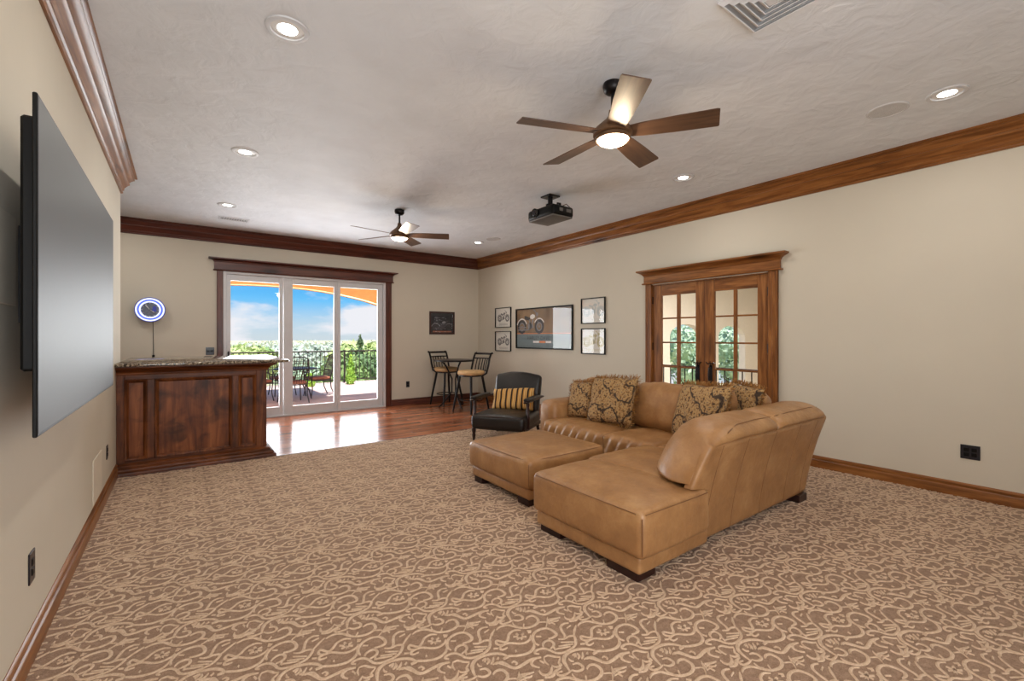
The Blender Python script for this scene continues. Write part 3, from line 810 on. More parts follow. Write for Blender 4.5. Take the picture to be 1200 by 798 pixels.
# clipped shrubs on the terrace
plant('cypress', 'slim bright green cypress in front of the railing, right pane', 'shrub', 4.25, 14.3, -0.12, [(0, 0, 0.16, 0.15, 0.2), (0, 0, 0.42, 0.125, 0.3), (0, 0, 0.70, 0.07, 0.24)], 1500, 0.028, M['leaf_lime'], seed=3)
plant('cypress', 'small bright green shrub behind the patio chairs', 'shrub', px_dir(363, 14.3), 14.3, -0.12, [(0, 0, 0.12, 0.14, 0.16), (0, 0, 0.26, 0.10, 0.16)], 900, 0.035, M['leaf_lime'], seed=4)
k = 0
for (u, y, zt, r_, mat, lab, cat) in (
        (403, 16.6, 0.95, 0.62, 'leaf', 'dense green bush beyond the railing beside the slim cypress', 'bush'),
        (422, 18.9, 1.02, 0.68, 'leaf_dark', 'darker green bush beyond the railing, middle of the right pane', 'bush'),
        (444, 20.6, 1.05, 0.8, 'leaf', 'green bush beyond the railing at the right edge of the glass', 'bush'),
        (410, 23.0, 1.15, 0.9, 'leaf_yellow', 'pale yellow-green tree top above the bushes, left of the pine', 'tree'),
        (437, 26.0, 1.1, 1.2, 'leaf_yellow', 'pale yellow-green tree top above the bushes, right of the pine', 'tree'),
        (380, 21.0, 0.35, 0.9, 'leaf_pale', 'low green bush beyond the railing behind the patio chair', 'bush'),
        (352, 26.0, 0.1, 1.0, 'leaf_pale', 'green bush beyond the railing above the patio table', 'bush'),
        (277, 32.0, 0.85, 1.5, 'leaf_yellow', 'yellow-green tree over the bar counter at the left of the glass', 'tree'),
        (292, 41.0, 0.9, 1.5, 'leaf_yellow', 'second yellow-green tree over the bar counter', 'tree'),
        (304, 49.0, 0.6, 1.6, 'leaf', 'green tree beyond the counter, right of the yellow-green pair', 'tree'),
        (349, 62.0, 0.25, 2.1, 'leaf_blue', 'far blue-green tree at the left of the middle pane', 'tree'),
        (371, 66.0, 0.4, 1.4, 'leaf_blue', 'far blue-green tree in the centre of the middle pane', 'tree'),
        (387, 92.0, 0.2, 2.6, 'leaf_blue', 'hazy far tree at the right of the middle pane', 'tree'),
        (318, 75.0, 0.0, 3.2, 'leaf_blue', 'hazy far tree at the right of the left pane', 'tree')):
    k += 1
    x = px_dir(u, y); zg = -0.6 - 0.08 * max(0, y - 15.3)
    zg = max(zg, -4.3)
    h_ = zt - zg
    if cat == 'bush':
        bl_ = [(0, 0, h_ * 0.45, r_, h_ * 0.5), (-r_ * 0.6, 0.2, h_ * 0.35, r_ * 0.7, h_ * 0.4), (r_ * 0.6, -0.2, h_ * 0.38, r_ * 0.7, h_ * 0.42)]
        plant('leafy_bush', lab, 'bush', x, y, zg, bl_, 1500, 0.09, M[mat], None, 'bushes and trees beyond the railing', 20 + k)
    else:
        bl_ = [(0, 0, h_ * 0.62, r_, h_ * 0.36), (-r_ * 0.7, 0, h_ * 0.5, r_ * 0.7, h_ * 0.3), (r_ * 0.7, 0.2, h_ * 0.52, r_ * 0.7, h_ * 0.3)]
        plant('leafy_tree', lab, 'tree', x, y, zg, bl_, 1200, 0.09 + 0.004 * y, M[mat], (h_ * 0.6, 0.12), 'bushes and trees beyond the railing', 20 + k)
pn = thing('pine_tree', 'slender dark pine rising above the bushes in the right pane', 'tree', (px_dir(422, 20), 20, -1.0))
v, f = leafmass([(0, 0, 1.75, 0.12, 0.2), (0, 0, 2.12, 0.15, 0.2), (0, 0, 2.36, 0.06, 0.1)], 400, 0.05, 77)
MB().add(v, f).build('foliage', M['leaf_dark'], pn)
MB().tube([(0, 0, 0), (0, 0, 2.3)], [0.06, 0.02], 7).build('trunk', M['trunk'], pn)
# far belt of woodland, uncountable
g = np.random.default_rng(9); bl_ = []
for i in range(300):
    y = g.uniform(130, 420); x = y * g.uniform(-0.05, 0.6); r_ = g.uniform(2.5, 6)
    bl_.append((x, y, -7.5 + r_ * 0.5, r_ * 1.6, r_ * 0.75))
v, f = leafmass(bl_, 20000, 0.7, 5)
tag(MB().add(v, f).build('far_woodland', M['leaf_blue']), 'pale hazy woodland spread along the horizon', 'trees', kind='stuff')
# trees outside the hall arches
for i, (x, lab) in enumerate(((20.8, 'pale green tree seen through the left arch of the hall'), (25.2, 'pale green tree seen through the right arch of the hall'))):
    plant('leafy_tree', lab, 'tree', x, 13.5, -1.6, [(0, 0, 2.5, 1.3, 1.3), (0.5, -0.3, 1.2, 1.2, 1.0)], 2200, 0.12, M['leaf_pale'], (1.9, 0.1), 'trees outside the hall', 50 + i)

# patio table and chairs
pt = thing('patio_table', 'round dark metal patio table outside the glass doors', 'table', (2.2, 11.78, -0.12))
MB().lathe([(0.0, 0.695), (0.45, 0.695), (0.475, 0.70), (0.48, 0.71), (0.475, 0.722), (0.45, 0.726), (0.0, 0.726)], 32).build('table_top', M['iron'], pt, smooth=40)
for i in range(4):
    a = math.pi / 4 + i * math.pi / 2; c_, s_ = math.cos(a), math.sin(a)
    MB().tube([(0.42 * c_, 0.42 * s_, 0.0), (0.36 * c_, 0.36 * s_, 0.2), (0.2 * c_, 0.2 * s_, 0.42), (0.34 * c_, 0.34 * s_, 0.70)], 0.016, 7).build('leg', M['iron'], pt, smooth=50)
def patio_chair(x, y, rz, label):
    c = thing('patio_chair', label, 'chair', (x, y, -0.12), rz, 'wrought iron patio chairs')
    MB().add(*softbox(0.23, 0.23, 0.035, 0.03, 3, rs=2), mat=T(0, 0, 0.455)).build('seat_cushion', M['brown_cushion'], c, smooth=60)
    MB().tube([(0.23, -0.23, 0.41), (0.23, 0.23, 0.41), (-0.23, 0.23, 0.41), (-0.23, -0.23, 0.41)], 0.013, 6, closed=True).build('seat_frame', M['iron'], c, smooth=50)
    for sx in (-1, 1):
        MB().tube([(sx * 0.25, 0.25, 0.0), (sx * 0.23, 0.21, 0.2), (sx * 0.23, 0.23, 0.41), (sx * 0.27, 0.22, 0.60), (sx * 0.27, 0.12, 0.655), (sx * 0.27, -0.18, 0.66)], 0.013, 6).build('leg', M['iron'], c, smooth=50)
        MB().tube([(sx * 0.23, -0.34, 0.0), (sx * 0.22, -0.25, 0.2), (sx * 0.23, -0.22, 0.41), (sx * 0.25, -0.28, 0.7), (sx * 0.20, -0.37, 0.98)], 0.013, 6).build('leg', M['iron'], c, smooth=50)
    b = MB().tube([(-0.20, -0.37, 0.98), (-0.1, -0.395, 1.03), (0.1, -0.395, 1.03), (0.20, -0.37, 0.98)], 0.013, 6)
    for i in range(9):
        xx = -0.2 + i * 0.05; b.tube([(xx, -0.225, 0.44), (xx * 0.98, -0.28, 0.7), (xx * 0.9, -0.385, 1.01 - abs(xx) * 0.15)], 0.006, 5)
    for i in range(8):
        zz = 0.52 + i * 0.06; yy = -0.24 - (zz - 0.44) * 0.25; b.tube([(-0.23, yy, zz), (0.23, yy, zz)], 0.006, 5)
    b.build('backrest', M['iron'], c, smooth=50)
    return c
patio_chair(2.74, 11.95, R(98), 'iron patio chair right of the round patio table, back to the bushes')
patio_chair(2.02, 11.08, R(8), 'iron patio chair in front of the round patio table, back to the room')
patio_chair(1.42, 11.8, R(-80), 'iron patio chair left of the patio table, over the bar')
patio_chair(2.05, 12.6, R(188), 'iron patio chair behind the round patio table')

# ------------------------------------------------------------------ bar cabinet and granite top
BY = 5.78; BX1 = 0.778
bar = thing('bar_cabinet', 'dark knotty wood bar cabinet with three raised panels below the granite top', 'cabinet', (0.13, BY, 0))
B1, B2 = M['bar_x'], M['bar_z']
b = MB().box(XL, BX1, BY + 0.022, 7.15, 0.0, 1.055); b.build('carcass', B2, bar, True)
def stile(x0, x1, z0, z1): MB().cbox(x0, x1, BY, BY + 0.03, z0, z1, 0.003).build('stile', B2, bar, True, 30)
def rail(x0, x1, z0, z1): MB().cbox(x0, x1, BY, BY + 0.03, z0, z1, 0.003).build('rail', B1, bar, True, 30)
PZ0, PZ1 = 0.135, 0.925
pans = [(-0.450, -0.280), (-0.217, 0.443), (0.506, 0.673)]
stile(XL + 0.001, pans[0][0], 0.0, 1.0); stile(pans[0][1], pans[1][0], PZ0, PZ1); stile(pans[1][1], pans[2][0], PZ0, PZ1); stile(pans[2][1], BX1, 0.0, 1.0)
rail(pans[0][0], pans[2][1], PZ1, 1.0); rail(pans[0][0], pans[2][1], 0.0, PZ0)
MOULD = [(-0.004, 0.0), (-0.004, 0.010), (0.004, 0.016), (0.012, 0.012), (0.018, 0.002), (0.026, -0.004), (0.034, -0.016)]
for x0, x1 in pans:
    m = XZ.copy(); m.translation = Vector((0, BY, 0))
    path = [(x0, PZ0), (x1, PZ0), (x1, PZ1), (x0, PZ1)]
    MB().sweep(path, MOULD, closed=True, mat=m).build('panel_moulding', B2, bar, True, 50)
    pn = MB().box(x0 + 0.03, x1 - 0.03, BY + 0.012, BY + 0.03, PZ0 + 0.03, PZ1 - 0.03)
    pn.build('panel', M['bar_panel'], bar, True)
PL = [(0, 0.004), (.088, 0.004), (.088, .030), (.084, .036), (.070, .040), (.064, .046), (.064, .058), (.058, .066), (.040, .072), (.034, .078), (.034, .088), (.024, .098), (.008, .106), (0, .108)]
MB().sweep([(XL + 0.001, BY), (BX1, BY), (BX1, 7.1)], [(-o, z) for o, z in PL]).build("plinth", B1, bar, True, 40)
CR = [(0, .972), (.010, .972), (.014, .980), (.014, .990), (.022, .998), (.034, 1.012), (.056, 1.028), (.076, 1.036), (.086, 1.042), (.092, 1.048), (.092, 1.058), (0, 1.058)]
MB().sweep([(XL + 0.001, BY), (BX1, BY), (BX1, 7.1)], [(-o, z) for o, z in CR]).build('crown', B1, bar, True, 40)
gp = [(XL + 0.001, 5.655), (0.955, 5.655), (0.985, 5.67), (1.0, 5.70), (1.0, 7.35), (XL + 0.001, 7.35)]
gt = MB()
n = len(gp)
def inset(p, d): return [(min(max(x, XL + 0.001), 1.0 - d) if x > 0.9 else x, max(y, 5.655 + d) if y < 6 else y) for x, y in p]
lay = [(0.010, 1.060), (0.002, 1.064), (0.0, 1.072), (0.002, 1.084), (0.008, 1.090)]
for d, z in lay: gt.v += [(x, y, z) for x, y in inset(gp, d)]
for i in range(len(lay) - 1):
    for a in range(n): gt.f.append((i * n + a, i * n + (a + 1) % n, (i + 1) * n + (a + 1) % n, (i + 1) * n + a))
gt.f.append(tuple(range(n))[::-1]); gt.f.append(tuple((len(lay) - 1) * n + a for a in range(n)))
tag(gt.build('granite_countertop', M['granite'], smooth=50), 'polished speckled granite top lying on the wooden bar', 'countertop')

# ------------------------------------------------------------------ wall mounted screen
X0 = XL + 0.1575
tv = thing('wall_screen', 'large flat dark screen mounted on the left wall', 'screen', (XL, 2.91, 1.57))
MB().cbox(X0 - 0.012, X0, 1.970, 3.852, 1.036, 2.095, 0.003).build('bezel', M['black_plastic'], tv, True)
MB().box(X0 - 0.002, X0 + 0.0008, 1.978, 3.844, 1.048, 2.087).build('screen_face', M['screen'], tv, True)
MB().cbox(X0 - 0.058, X0 - 0.012, 2.07, 3.75, 1.235, 2.055, 0.008).build('rear_housing', M['black_plastic'], tv, True, 30)
MB().box(XL, X0 - 0.058, 2.55, 3.25, 1.40, 1.78).build('wall_bracket', M['black_metal'], tv, True)

# painted flush speaker panel and access panel on the left wall
o = thing('wall_speaker', 'wall-coloured flush speaker grille on the left wall nearest the camera', 'speaker', (XL, 2.27, 1.63))
MB().cbox(XL, XL + 0.007, 2.05, 2.491, 1.462, 1.797, 0.003).build('grille', M['wall_plate'], o, True)
o = thing('wall_panel', 'pale access panel low on the left wall near the bar', 'panel', (XL, 4.55, 0.3))
MB().cbox(XL, XL + 0.008, 4.342, 4.759, 0.145, 0.46, 0.003).build('cover', M['wall_plate'], o, True)

# outlets and switches (drawn in XY, height to the room side)
def outlet(name, label, cat, mat4, w, h, gang=1, hsplit=2):
    o = thing(name, label, cat, tuple(mat4.translation))
    MB().cbox(-w / 2, w / 2, -h / 2, h / 2, 0, 0.006, 0.002, mat4).build('cover_plate', M['switch'], o, True)
    for g_ in range(gang):
        cx = (g_ - (gang - 1) / 2) * 0.046
        for k in range(hsplit):
            cy = (k - (hsplit - 1) / 2) * 0.040
            MB().cbox(cx - 0.016, cx + 0.016, cy - 0.015, cy + 0.015, 0.005, 0.009, 0.002, mat4).build('socket' if hsplit == 2 else 'rocker', M['black_plastic'], o, True)
def at(mx, x, y, z): m = mx.copy(); m.translation = Vector((x, y, z)); return m
YZL = Matrix(((0, 0, 1, 0), (1, 0, 0, 0), (0, 1, 0, 0), (0, 0, 0, 1)))   # on the left wall, facing +X
outlet('wall_outlet', 'square dark double outlet on the right wall past the sofa', 'outlet', at(YZ, XR, 0.763, 0.385), 0.118, 0.118, 2)
outlet('wall_outlet', 'dark outlet on the left wall below the screen, nearest the camera', 'outlet', at(YZL, XL, 2.73, 0.377), 0.085, 0.13)
outlet('wall_outlet', 'dark outlet on the left wall beside the bar', 'outlet', at(YZL, XL, 5.11, 0.37), 0.072, 0.118)
outlet('wall_outlet', 'dark outlet on the back wall between glass doors and stools', 'outlet', at(XZ, 3.645, YB, 0.405), 0.072, 0.118)
outlet('light_switch', 'dark switch plate on the back wall just left of the glass doors', 'switch', at(XZ, 0.358, YB, 1.128), 0.112, 0.118, 2, 1)

# ------------------------------------------------------------------ neon clock
NC = (-0.372, YB - 0.09, 1.746)
ck = thing('neon_clock', 'round blue and white neon ring wall clock above the bar', 'clock', (NC[0], YB, NC[2]))
m = at(XZ, NC[0], NC[1], NC[2])
M['neon_white'] = emit('neon_white', (0.72, 0.76, 1, 1), 1.25)
M['neon_blue'] = emit('neon_blue', (0.12, 0.2, 1, 1), 0.9)
M['blue_plastic'] = plain('blue_rim', (44, 58, 170), 0.4)
M['clock_face'] = plain('clock_face', (88, 92, 106), 0.4, var=0.3, vscale=30)
def ringpts(r, n=40): return [(r * math.cos(2 * math.pi * i / n), r * math.sin(2 * math.pi * i / n), 0) for i in range(n)]
MB().lathe([(0.0, -0.03), (0.168, -0.03), (0.178, -0.02), (0.180, 0.0), (0.178, 0.012), (0.170, 0.012), (0.168, 0.004), (0.0, 0.004)], 48, m).build('case', M['blue_plastic'], ck, True, 40)
MB().tube([(p[0], p[1], 0.018) for p in ringpts(0.158)], 0.010, 8, m, True).build('outer_neon_tube', M['neon_white'], ck, True, 60)
MB().tube([(p[0], p[1], 0.014) for p in ringpts(0.137)], 0.009, 8, m, True).build('blue_band', M['neon_blue'], ck, True, 60)
MB().tube([(p[0], p[1], 0.018) for p in ringpts(0.116)], 0.010, 8, m, True).build('inner_neon_tube', M['neon_white'], ck, True, 60)
MB().lathe([(0, 0.006), (0.104, 0.006), (0.106, 0.002)], 40, m).build('dial', M['clock_face'], ck, True)
MB().lathe([(0, 0.0), (0.06, 0.0), (0.06, 0.09 - 0.03)], 16, m @ Matrix.Translation((0, 0, -0.09))).build('wall_standoff', M['black_plastic'], ck, True)
def hand(a, l, w_):
    mm = m @ Matrix.Rotation(a, 4, 'Z')
    MB().box(-w_, w_, -0.02, l, 0.008, 0.010, mm).build('hand', M['white'], ck, True)
hand(R(38), 0.085, 0.004); hand(R(-128), 0.06, 0.005)
MB().prism([(0.02, -0.02), (0.07, -0.03), (0.075, 0.045), (0.035, 0.055)], 0.0065, 0.0075, m).build('dial_emblem', M['blue_plastic'], ck, True)
for i in range(12):
    a = 2 * math.pi * i / 12
    MB().box(0.088, 0.101, -0.0025, 0.0025, 0.0065, 0.008, m @ Matrix.Rotation(a, 4, 'Z')).build('hour_mark', M['white'], ck, True)
cd = MB().tube([(NC[0] + 0.03, YB - 0.03, NC[2] - 0.15), (NC[0] + 0.033, YB - 0.012, 1.4), (NC[0] + 0.036, YB - 0.012, 1.13), (NC[0] + 0.036, YB - 0.02, 1.07)], 0.004, 6)
cd.build('power_cord', M['black_plastic'], ck, True, 60)
MB().cbox(NC[0] + 0.02, NC[0] + 0.052, YB - 0.035, YB - 0.001, 1.04, 1.085, 0.005).build('plug', M['black_plastic'], ck, True)

# ------------------------------------------------------------------ framed pictures
def moto(scale, ox, oz, h, ink, mm, parent, three=None, name='motorcycle_print'):
    # side view of a motorcycle drawn from flat pieces; x along the picture, y up
    body, chrome, wheel = three or (ink, ink, ink)
    def put(poly_list, mat, lvl, nm=name):
        b = MB()
        for poly in poly_list:
            b.prism([(ox + x * scale, oz + y * scale) for x, y in poly], h + lvl * 0.0004, h + lvl * 0.0004 + 0.0003, mm)
        b.build(nm, mat, parent, True)
    def circ(cx, cy, r, n=20): return [(cx + r * math.cos(2 * math.pi * i / n), cy + r * math.sin(2 * math.pi * i / n)) for i in range(n)]
    def band(cx, cy, r0, r1, a0=0, a1=2 * math.pi, n=24):
        out = []
        for i in range(n):
            p, q = a0 + (a1 - a0) * i / n, a0 + (a1 - a0) * (i + 1) / n
            out.append([(cx + r0 * math.cos(p), cy + r0 * math.sin(p)), (cx + r1 * math.cos(p), cy + r1 * math.sin(p)), (cx + r1 * math.cos(q), cy + r1 * math.sin(q)), (cx + r0 * math.cos(q), cy + r0 * math.sin(q))])
        return out
    put(band(-0.36, 0.0, 0.12, 0.19) + band(0.38, 0.0, 0.12, 0.19), wheel, 0)
    put(band(-0.36, 0.0, 0.09, 0.12) + band(0.38, 0.0, 0.09, 0.12) + [circ(-0.36, 0, 0.035), circ(0.38, 0, 0.03)], chrome, 1)
    put(band(-0.36, 0.0, 0.20, 0.235, R(20), R(165)) + band(0.38, 0.0, 0.20, 0.23, R(30), R(150)), body, 1)
    put([[(-0.22, 0.20), (-0.05, 0.17), (0.02, 0.24), (-0.10, 0.27), (-0.20, 0.30), (-0.26, 0.28)]], wheel, 2)
    put([[(-0.02, 0.23), (0.10, 0.20), (0.21, 0.25), (0.20, 0.31), (0.10, 0.34), (0.02, 0.31)]], body, 2)
    put([circ(-0.02, 0.02, 0.085), circ(0.07, 0.03, 0.06), [(-0.03, 0.08), (0.03, 0.06), (0.00, 0.20), (-0.06, 0.19)], [(0.05, 0.07), (0.11, 0.09), (0.16, 0.19), (0.10, 0.20)],
         [(-0.55, -0.10), (-0.1, -0.10), (0.16, -0.02), (0.14, 0.01), (-0.12, -0.06), (-0.55, -0.06)], [(-0.52, -0.03), (-0.15, -0.03), (-0.15, 0.0), (-0.52, 0.0)]], chrome, 2)
    put([[(0.37, 0.0), (0.39, 0.0), (0.25, 0.36), (0.23, 0.36)], [(0.18, 0.42), (0.24, 0.35), (0.26, 0.36), (0.20, 0.45), (0.12, 0.46), (0.12, 0.44)], circ(0.29, 0.33, 0.05, 12)], chrome, 3)
def picture(name, label, mm, w, h, fw, fmat, back, depth=0.02, glass=True):
    o = thing(name, label, 'picture', tuple(mm.translation), group='motorcycle pictures')
    for i, (x0, x1, y0, y1) in enumerate(((-w / 2, w / 2, h / 2 - fw, h / 2), (-w / 2, w / 2, -h / 2, -h / 2 + fw), (-w / 2, -w / 2 + fw, -h / 2 + fw, h / 2 - fw), (w / 2 - fw, w / 2, -h / 2 + fw, h / 2 - fw))):
        MB().cbox(x0, x1, y0, y1, 0, depth, 0.003, mm).build('frame_bar', fmat, o, True)
    MB().box(-w / 2 + fw, w / 2 - fw, -h / 2 + fw, h / 2 - fw, 0, 0.006, mm).build('print', back, o, True)
    if glass: MB().box(-w / 2 + fw, w / 2 - fw, -h / 2 + fw, h / 2 - fw, 0.0125, 0.014, mm).build('glazing', M['pic_glass'], o, True)
    return o
def lines(parent, mm, y, w, n, mat):
    for i in range(n):
        MB().box(-w / 2, w / 2, y - i * 0.014 - 0.002, y - i * 0.014 + 0.002, 0.0062, 0.0066, mm).build('caption_line', mat, parent, True)
blk = M['black_plastic']
M['dark_photo'] = plain('dark_photograph', (26, 24, 28), 0.5, var=0.5, vscale=14)
M['frame_brown'] = plain('brown_frame', (58, 30, 22), 0.35)
M['photo_grey'] = plain('photo_grey', (120, 116, 118), 0.5)
M['photo_dim'] = plain('photo_dim', (70, 64, 66), 0.5)
M['rust'] = plain('print_rust', (150, 92, 66), 0.6, var=0.2)
M['poster_top'] = plain('poster_backdrop', (126, 98, 66), 0.5, var=0.35, vscale=3)
M['poster_low'] = plain('poster_slate', (98, 114, 118), 0.5, var=0.05)
M['orange_ink'] = plain('orange_ink', (214, 120, 60), 0.5)
M['poster_white'] = plain('poster_white', (220, 214, 208), 0.5)
M['tyre_ink'] = plain('tyre_ink', (40, 34, 36), 0.5)
M['poster_ink'] = plain('poster_ink', (34, 38, 40), 0.5)
mm = at(XZ, 4.409, YB - 0.001, 1.645)
p = picture('framed_picture', 'dark motorcycle photograph in a brown frame on the back wall', mm, 0.588, 0.475, 0.035, M['frame_brown'], M['dark_photo'])
moto(0.42, 0.0, -0.10, 0.0062, None, mm, p, (M['photo_grey'], M['photo_dim'], M['tyre_ink']))
MB().box(-0.22, 0.22, -0.195, -0.165, 0.0062, 0.0066, mm).build('ground_strip', M['rust'], p, True)
MB().box(-0.13, -0.12, 0.03, 0.14, 0.0062, 0.0066, mm).box(-0.165, -0.085, 0.10, 0.106, 0.0062, 0.0066, mm).build('background_post', M['photo_grey'], p, True)
RW = XR - 0.001
for z, w in ((1.748, 'upper'), (1.266, 'lower')):
    mm = at(YZ, RW, 7.513, z)
    p = picture('framed_picture', f'small motorcycle drawing near the corner, {w} of the pair left of the big poster', mm, 0.55, 0.405, 0.011, blk, M['mat_board'], 0.03)
    moto(0.36, 0.0, -0.02, 0.0062, M['picture_ink'], mm, p)
    lines(p, mm, -0.125, 0.30, 3, M['picture_ink'])
mm = at(YZ, RW, 6.274, 1.512)
p = picture('framed_poster', 'wide framed motorcycle poster in the middle of the right wall group', mm, 1.588, 0.765, 0.022, blk, M['poster_low'], 0.03)
MB().box(-0.772, 0.772, -0.10, 0.36, 0.006, 0.0064, mm).build('backdrop_print', M['poster_top'], p, True)
MB().box(-0.772, 0.772, -0.105, -0.09, 0.0062, 0.0068, mm).build('rule_line', M['orange_ink'], p, True)
moto(0.70, -0.36, 0.03, 0.0066, None, mm, p, (M['poster_white'], M['photo_grey'], M['tyre_ink']))
def text(body, size, x, y, mat, mm, parent, name='lettering', h=0.0068):
    c = bpy.data.curves.new(name, 'FONT'); c.body = body; c.size = size; c.align_x = 'CENTER'; c.align_y = 'CENTER'
    c.extrude = 0.0003; c.resolution_u = 3
    c.materials.append(mat)
    tmp = bpy.data.objects.new(name, c); COL.objects.link(tmp)
    dg = bpy.context.evaluated_depsgraph_get(); dg.update()
    me = bpy.data.meshes.new_from_object(tmp.evaluated_get(dg)); bpy.data.objects.remove(tmp)
    o = bpy.data.objects.new(name, me); COL.objects.link(o)
    o.parent = parent
    o.matrix_local = WM[parent].inverted() @ (mm @ Matrix.Translation((x, y, h)))
    return o
text('HARLEY-DAVIDSON', 0.10, 0.0, -0.185, M['poster_ink'], mm, p)
MB().box(-0.27, -0.10, -0.27, -0.235, 0.0066, 0.007, mm).box(0.09, 0.24, -0.27, -0.235, 0.0066, 0.007, mm).build('poster_emblem', M['poster_white'], p, True)
MB().box(-0.09, 0.08, -0.27, -0.235, 0.0066, 0.007, mm).build('poster_emblem', M['orange_ink'], p, True)
for z, w, ink in ((1.769, 'upper', 'glare_ink'), (1.281, 'lower', 'gold_ink')):
    mm = at(YZ, RW, 5.021, z)
    p = picture('framed_picture', f'pale motorcycle drawing, {w} of the pair right of the big poster', mm, 0.517, 0.412, 0.014, blk, M['mat_board'], 0.03)
    moto(0.40, 0.0, -0.02, 0.0062, M[ink], mm, p)
    lines(p, mm, -0.13, 0.32, 2, M[ink])

# ------------------------------------------------------------------ ceiling: cans, speakers, vents, projector
DEF = M['ceil_white']
def can(x, y, label):
    o = thing('recessed_light', label, 'ceiling light', (x, y, ZC), group='recessed ceiling lights')
    MB().lathe([(0.112, 0.0), (0.110, -0.008), (0.098, -0.012), (0.086, -0.010), (0.084, 0.0)], 32).build('trim_ring', DEF, o, smooth=40)
    MB().lathe([(0.084, -0.001), (0.062, -0.0035), (0.052, -0.0035)], 32, cap=False).build('reflector', M['white'], o, smooth=40)
    MB().lathe([(0.0, -0.006), (0.045, -0.005), (0.053, -0.003)], 24, cap=False).build('lamp', M['lamp_on'], o, smooth=40)
    light('recessed_lamp', 'AREA', (x, y, ZC - 0.03), 6, (1, 0.95, 0.88), shape='DISK', size=0.12)
for x, y, lab in ((0.472, 2.747, 'recessed ceiling light nearest the camera, above the screen wall'), (0.472, 4.80, 'second recessed light along the screen wall side'),
                  (0.476, 6.86, 'recessed light nearest the glass doors, beside the rectangular vent'), (4.318, 0.736, 'recessed light at the right, beside the round speaker'),
                  (4.322, 2.795, 'recessed light right of the near fan, along the right wall'), (4.30, 6.90, 'recessed light in the far right corner of the ceiling'),
                  (-0.9, 7.55, 'recessed light over the bar alcove'), (0.472, 0.70, 'recessed light behind the camera on the left')):
    can(x, y, lab)
def cspk(x, y, label):
    o = thing('ceiling_speaker', label, 'speaker', (x, y, ZC), group='round ceiling speakers')
    MB().lathe([(0.128, 0.0), (0.127, -0.006), (0.120, -0.009), (0.114, -0.008), (0.113, 0)], 36).build('rim', DEF, o, smooth=40)
    MB().lathe([(0.0, -0.0065), (0.08, -0.006), (0.114, -0.005)], 36, cap=False).build('grille', M['speaker'], o, smooth=40)
cspk(4.279, 1.057, 'round white ceiling speaker at the right, beside the recessed light')
cspk(4.363, 6.495, 'round white ceiling speaker in the far right corner')
o = thing('ceiling_vent', 'square white ceiling air diffuser of nested frames at the top edge', 'vent', (2.39, 1.045, ZC))
for i, s in enumerate((0.185, 0.150, 0.117, 0.084, 0.052)):
    q = [(-s, -s), (s, -s), (s, s), (-s, s)]
    MB().sweep(q, [(0.0, 0.0), (0.0, -0.010), (0.020, -0.026), (0.023, -0.024), (0.008, -0.004), (0.008, 0.0)], closed=True).build('frame_ring', DEF, o)
MB().box(-0.028, 0.028, -0.028, 0.028, -0.022, -0.018).build('centre_plate', DEF, o)
M['vent_grey'] = plain('vent_grey', (176, 176, 176), 0.8)
MB().box(-0.18, 0.18, -0.18, 0.18, -0.002, -0.0005).build('backing', M['vent_grey'], o)
o = thing('ceiling_vent', 'small rectangular white vent grille near the glass doors', 'vent', (0.61, 7.62, ZC))
MB().sweep([(-0.19, -0.09), (0.19, -0.09), (0.19, 0.09), (-0.19, 0.09)], [(0, 0), (0, -0.008), (0.02, -0.01), (0.025, 0)], closed=True).build('frame', DEF, o)
M['vent_dark'] = plain('vent_shadow', (120, 120, 120), 0.8)
MB().box(-0.165, 0.165, -0.065, 0.065, -0.002, -0.0005).build('backing', M['vent_dark'], o)
for i in range(11):
    x = -0.155 + i * 0.031
    MB().box(-0.009, 0.009, -0.065, 0.065, -0.0015, 0.0015, T(x, 0, -0.006, ry=R(35))).build('slat', DEF, o)

pj = thing('projector', 'black projector hanging from the ceiling, lens towards the screen', 'projector', (3.60, 4.12, ZC))
MB().add(*softbox(0.165, 0.235, 0.062, 0.03, 4, bulge=(0.01, 0.02, 0.0), rs=3), mat=T(0, 0, -0.225)).build('body', M['black_plastic'], pj, smooth=50)
MB().add(*softbox(0.155, 0.225, 0.012, 0.01, 3, rs=2, bulge=(0, 0, 0.008)), mat=T(0, 0, -0.285)).build('base_plate', M['gray_plastic'], pj, smooth=50)
MB().tube([(-0.10, 0.075, -0.217), (-0.195, 0.075, -0.217)], [0.055, 0.052], 24).build('lens_barrel', M['black_plastic'], pj, smooth=40)
MB().tube([(-0.194 + 0.008 * math.cos(0), 0.075 + 0.05 * math.cos(a), -0.217 + 0.05 * math.sin(a)) for a in [2 * math.pi * i / 24 for i in range(24)]], 0.004, 6, closed=True).build('lens_ring', M['gray_plastic'], pj, smooth=50)
M['lens'] = plain('lens_glass', (20, 22, 30), 0.05)
MB().tube([(-0.185, 0.075, -0.217), (-0.199, 0.075, -0.217)], [0.045, 0.03], 20).build('lens', M['lens'], pj, smooth=40)
for sx, w in ((-0.06, 0.05), (0.06, 0.07)):
    MB().box(sx - w / 2, sx + w / 2, -0.262, -0.256, -0.243, -0.207).build('side_vent', M['gray_plastic'], pj)
MB().cbox(-0.085, 0.085, -0.085, 0.085, -0.018, 0.0, 0.004).build('ceiling_plate', M['black_metal'], pj)
MB().tube([(0, 0, -0.018), (0, 0, -0.10)], 0.03, 14).tube([(0, 0, -0.10), (0, 0, -0.160)], 0.055, 14).build('mount_pole', M['black_metal'], pj, smooth=40)
MB().cbox(-0.12, 0.12, -0.015, 0.015, -0.170, -0.153, 0.003).cbox(-0.015, 0.015, -0.16, 0.16, -0.170, -0.153, 0.003).build('mount_arm', M['black_metal'], pj)
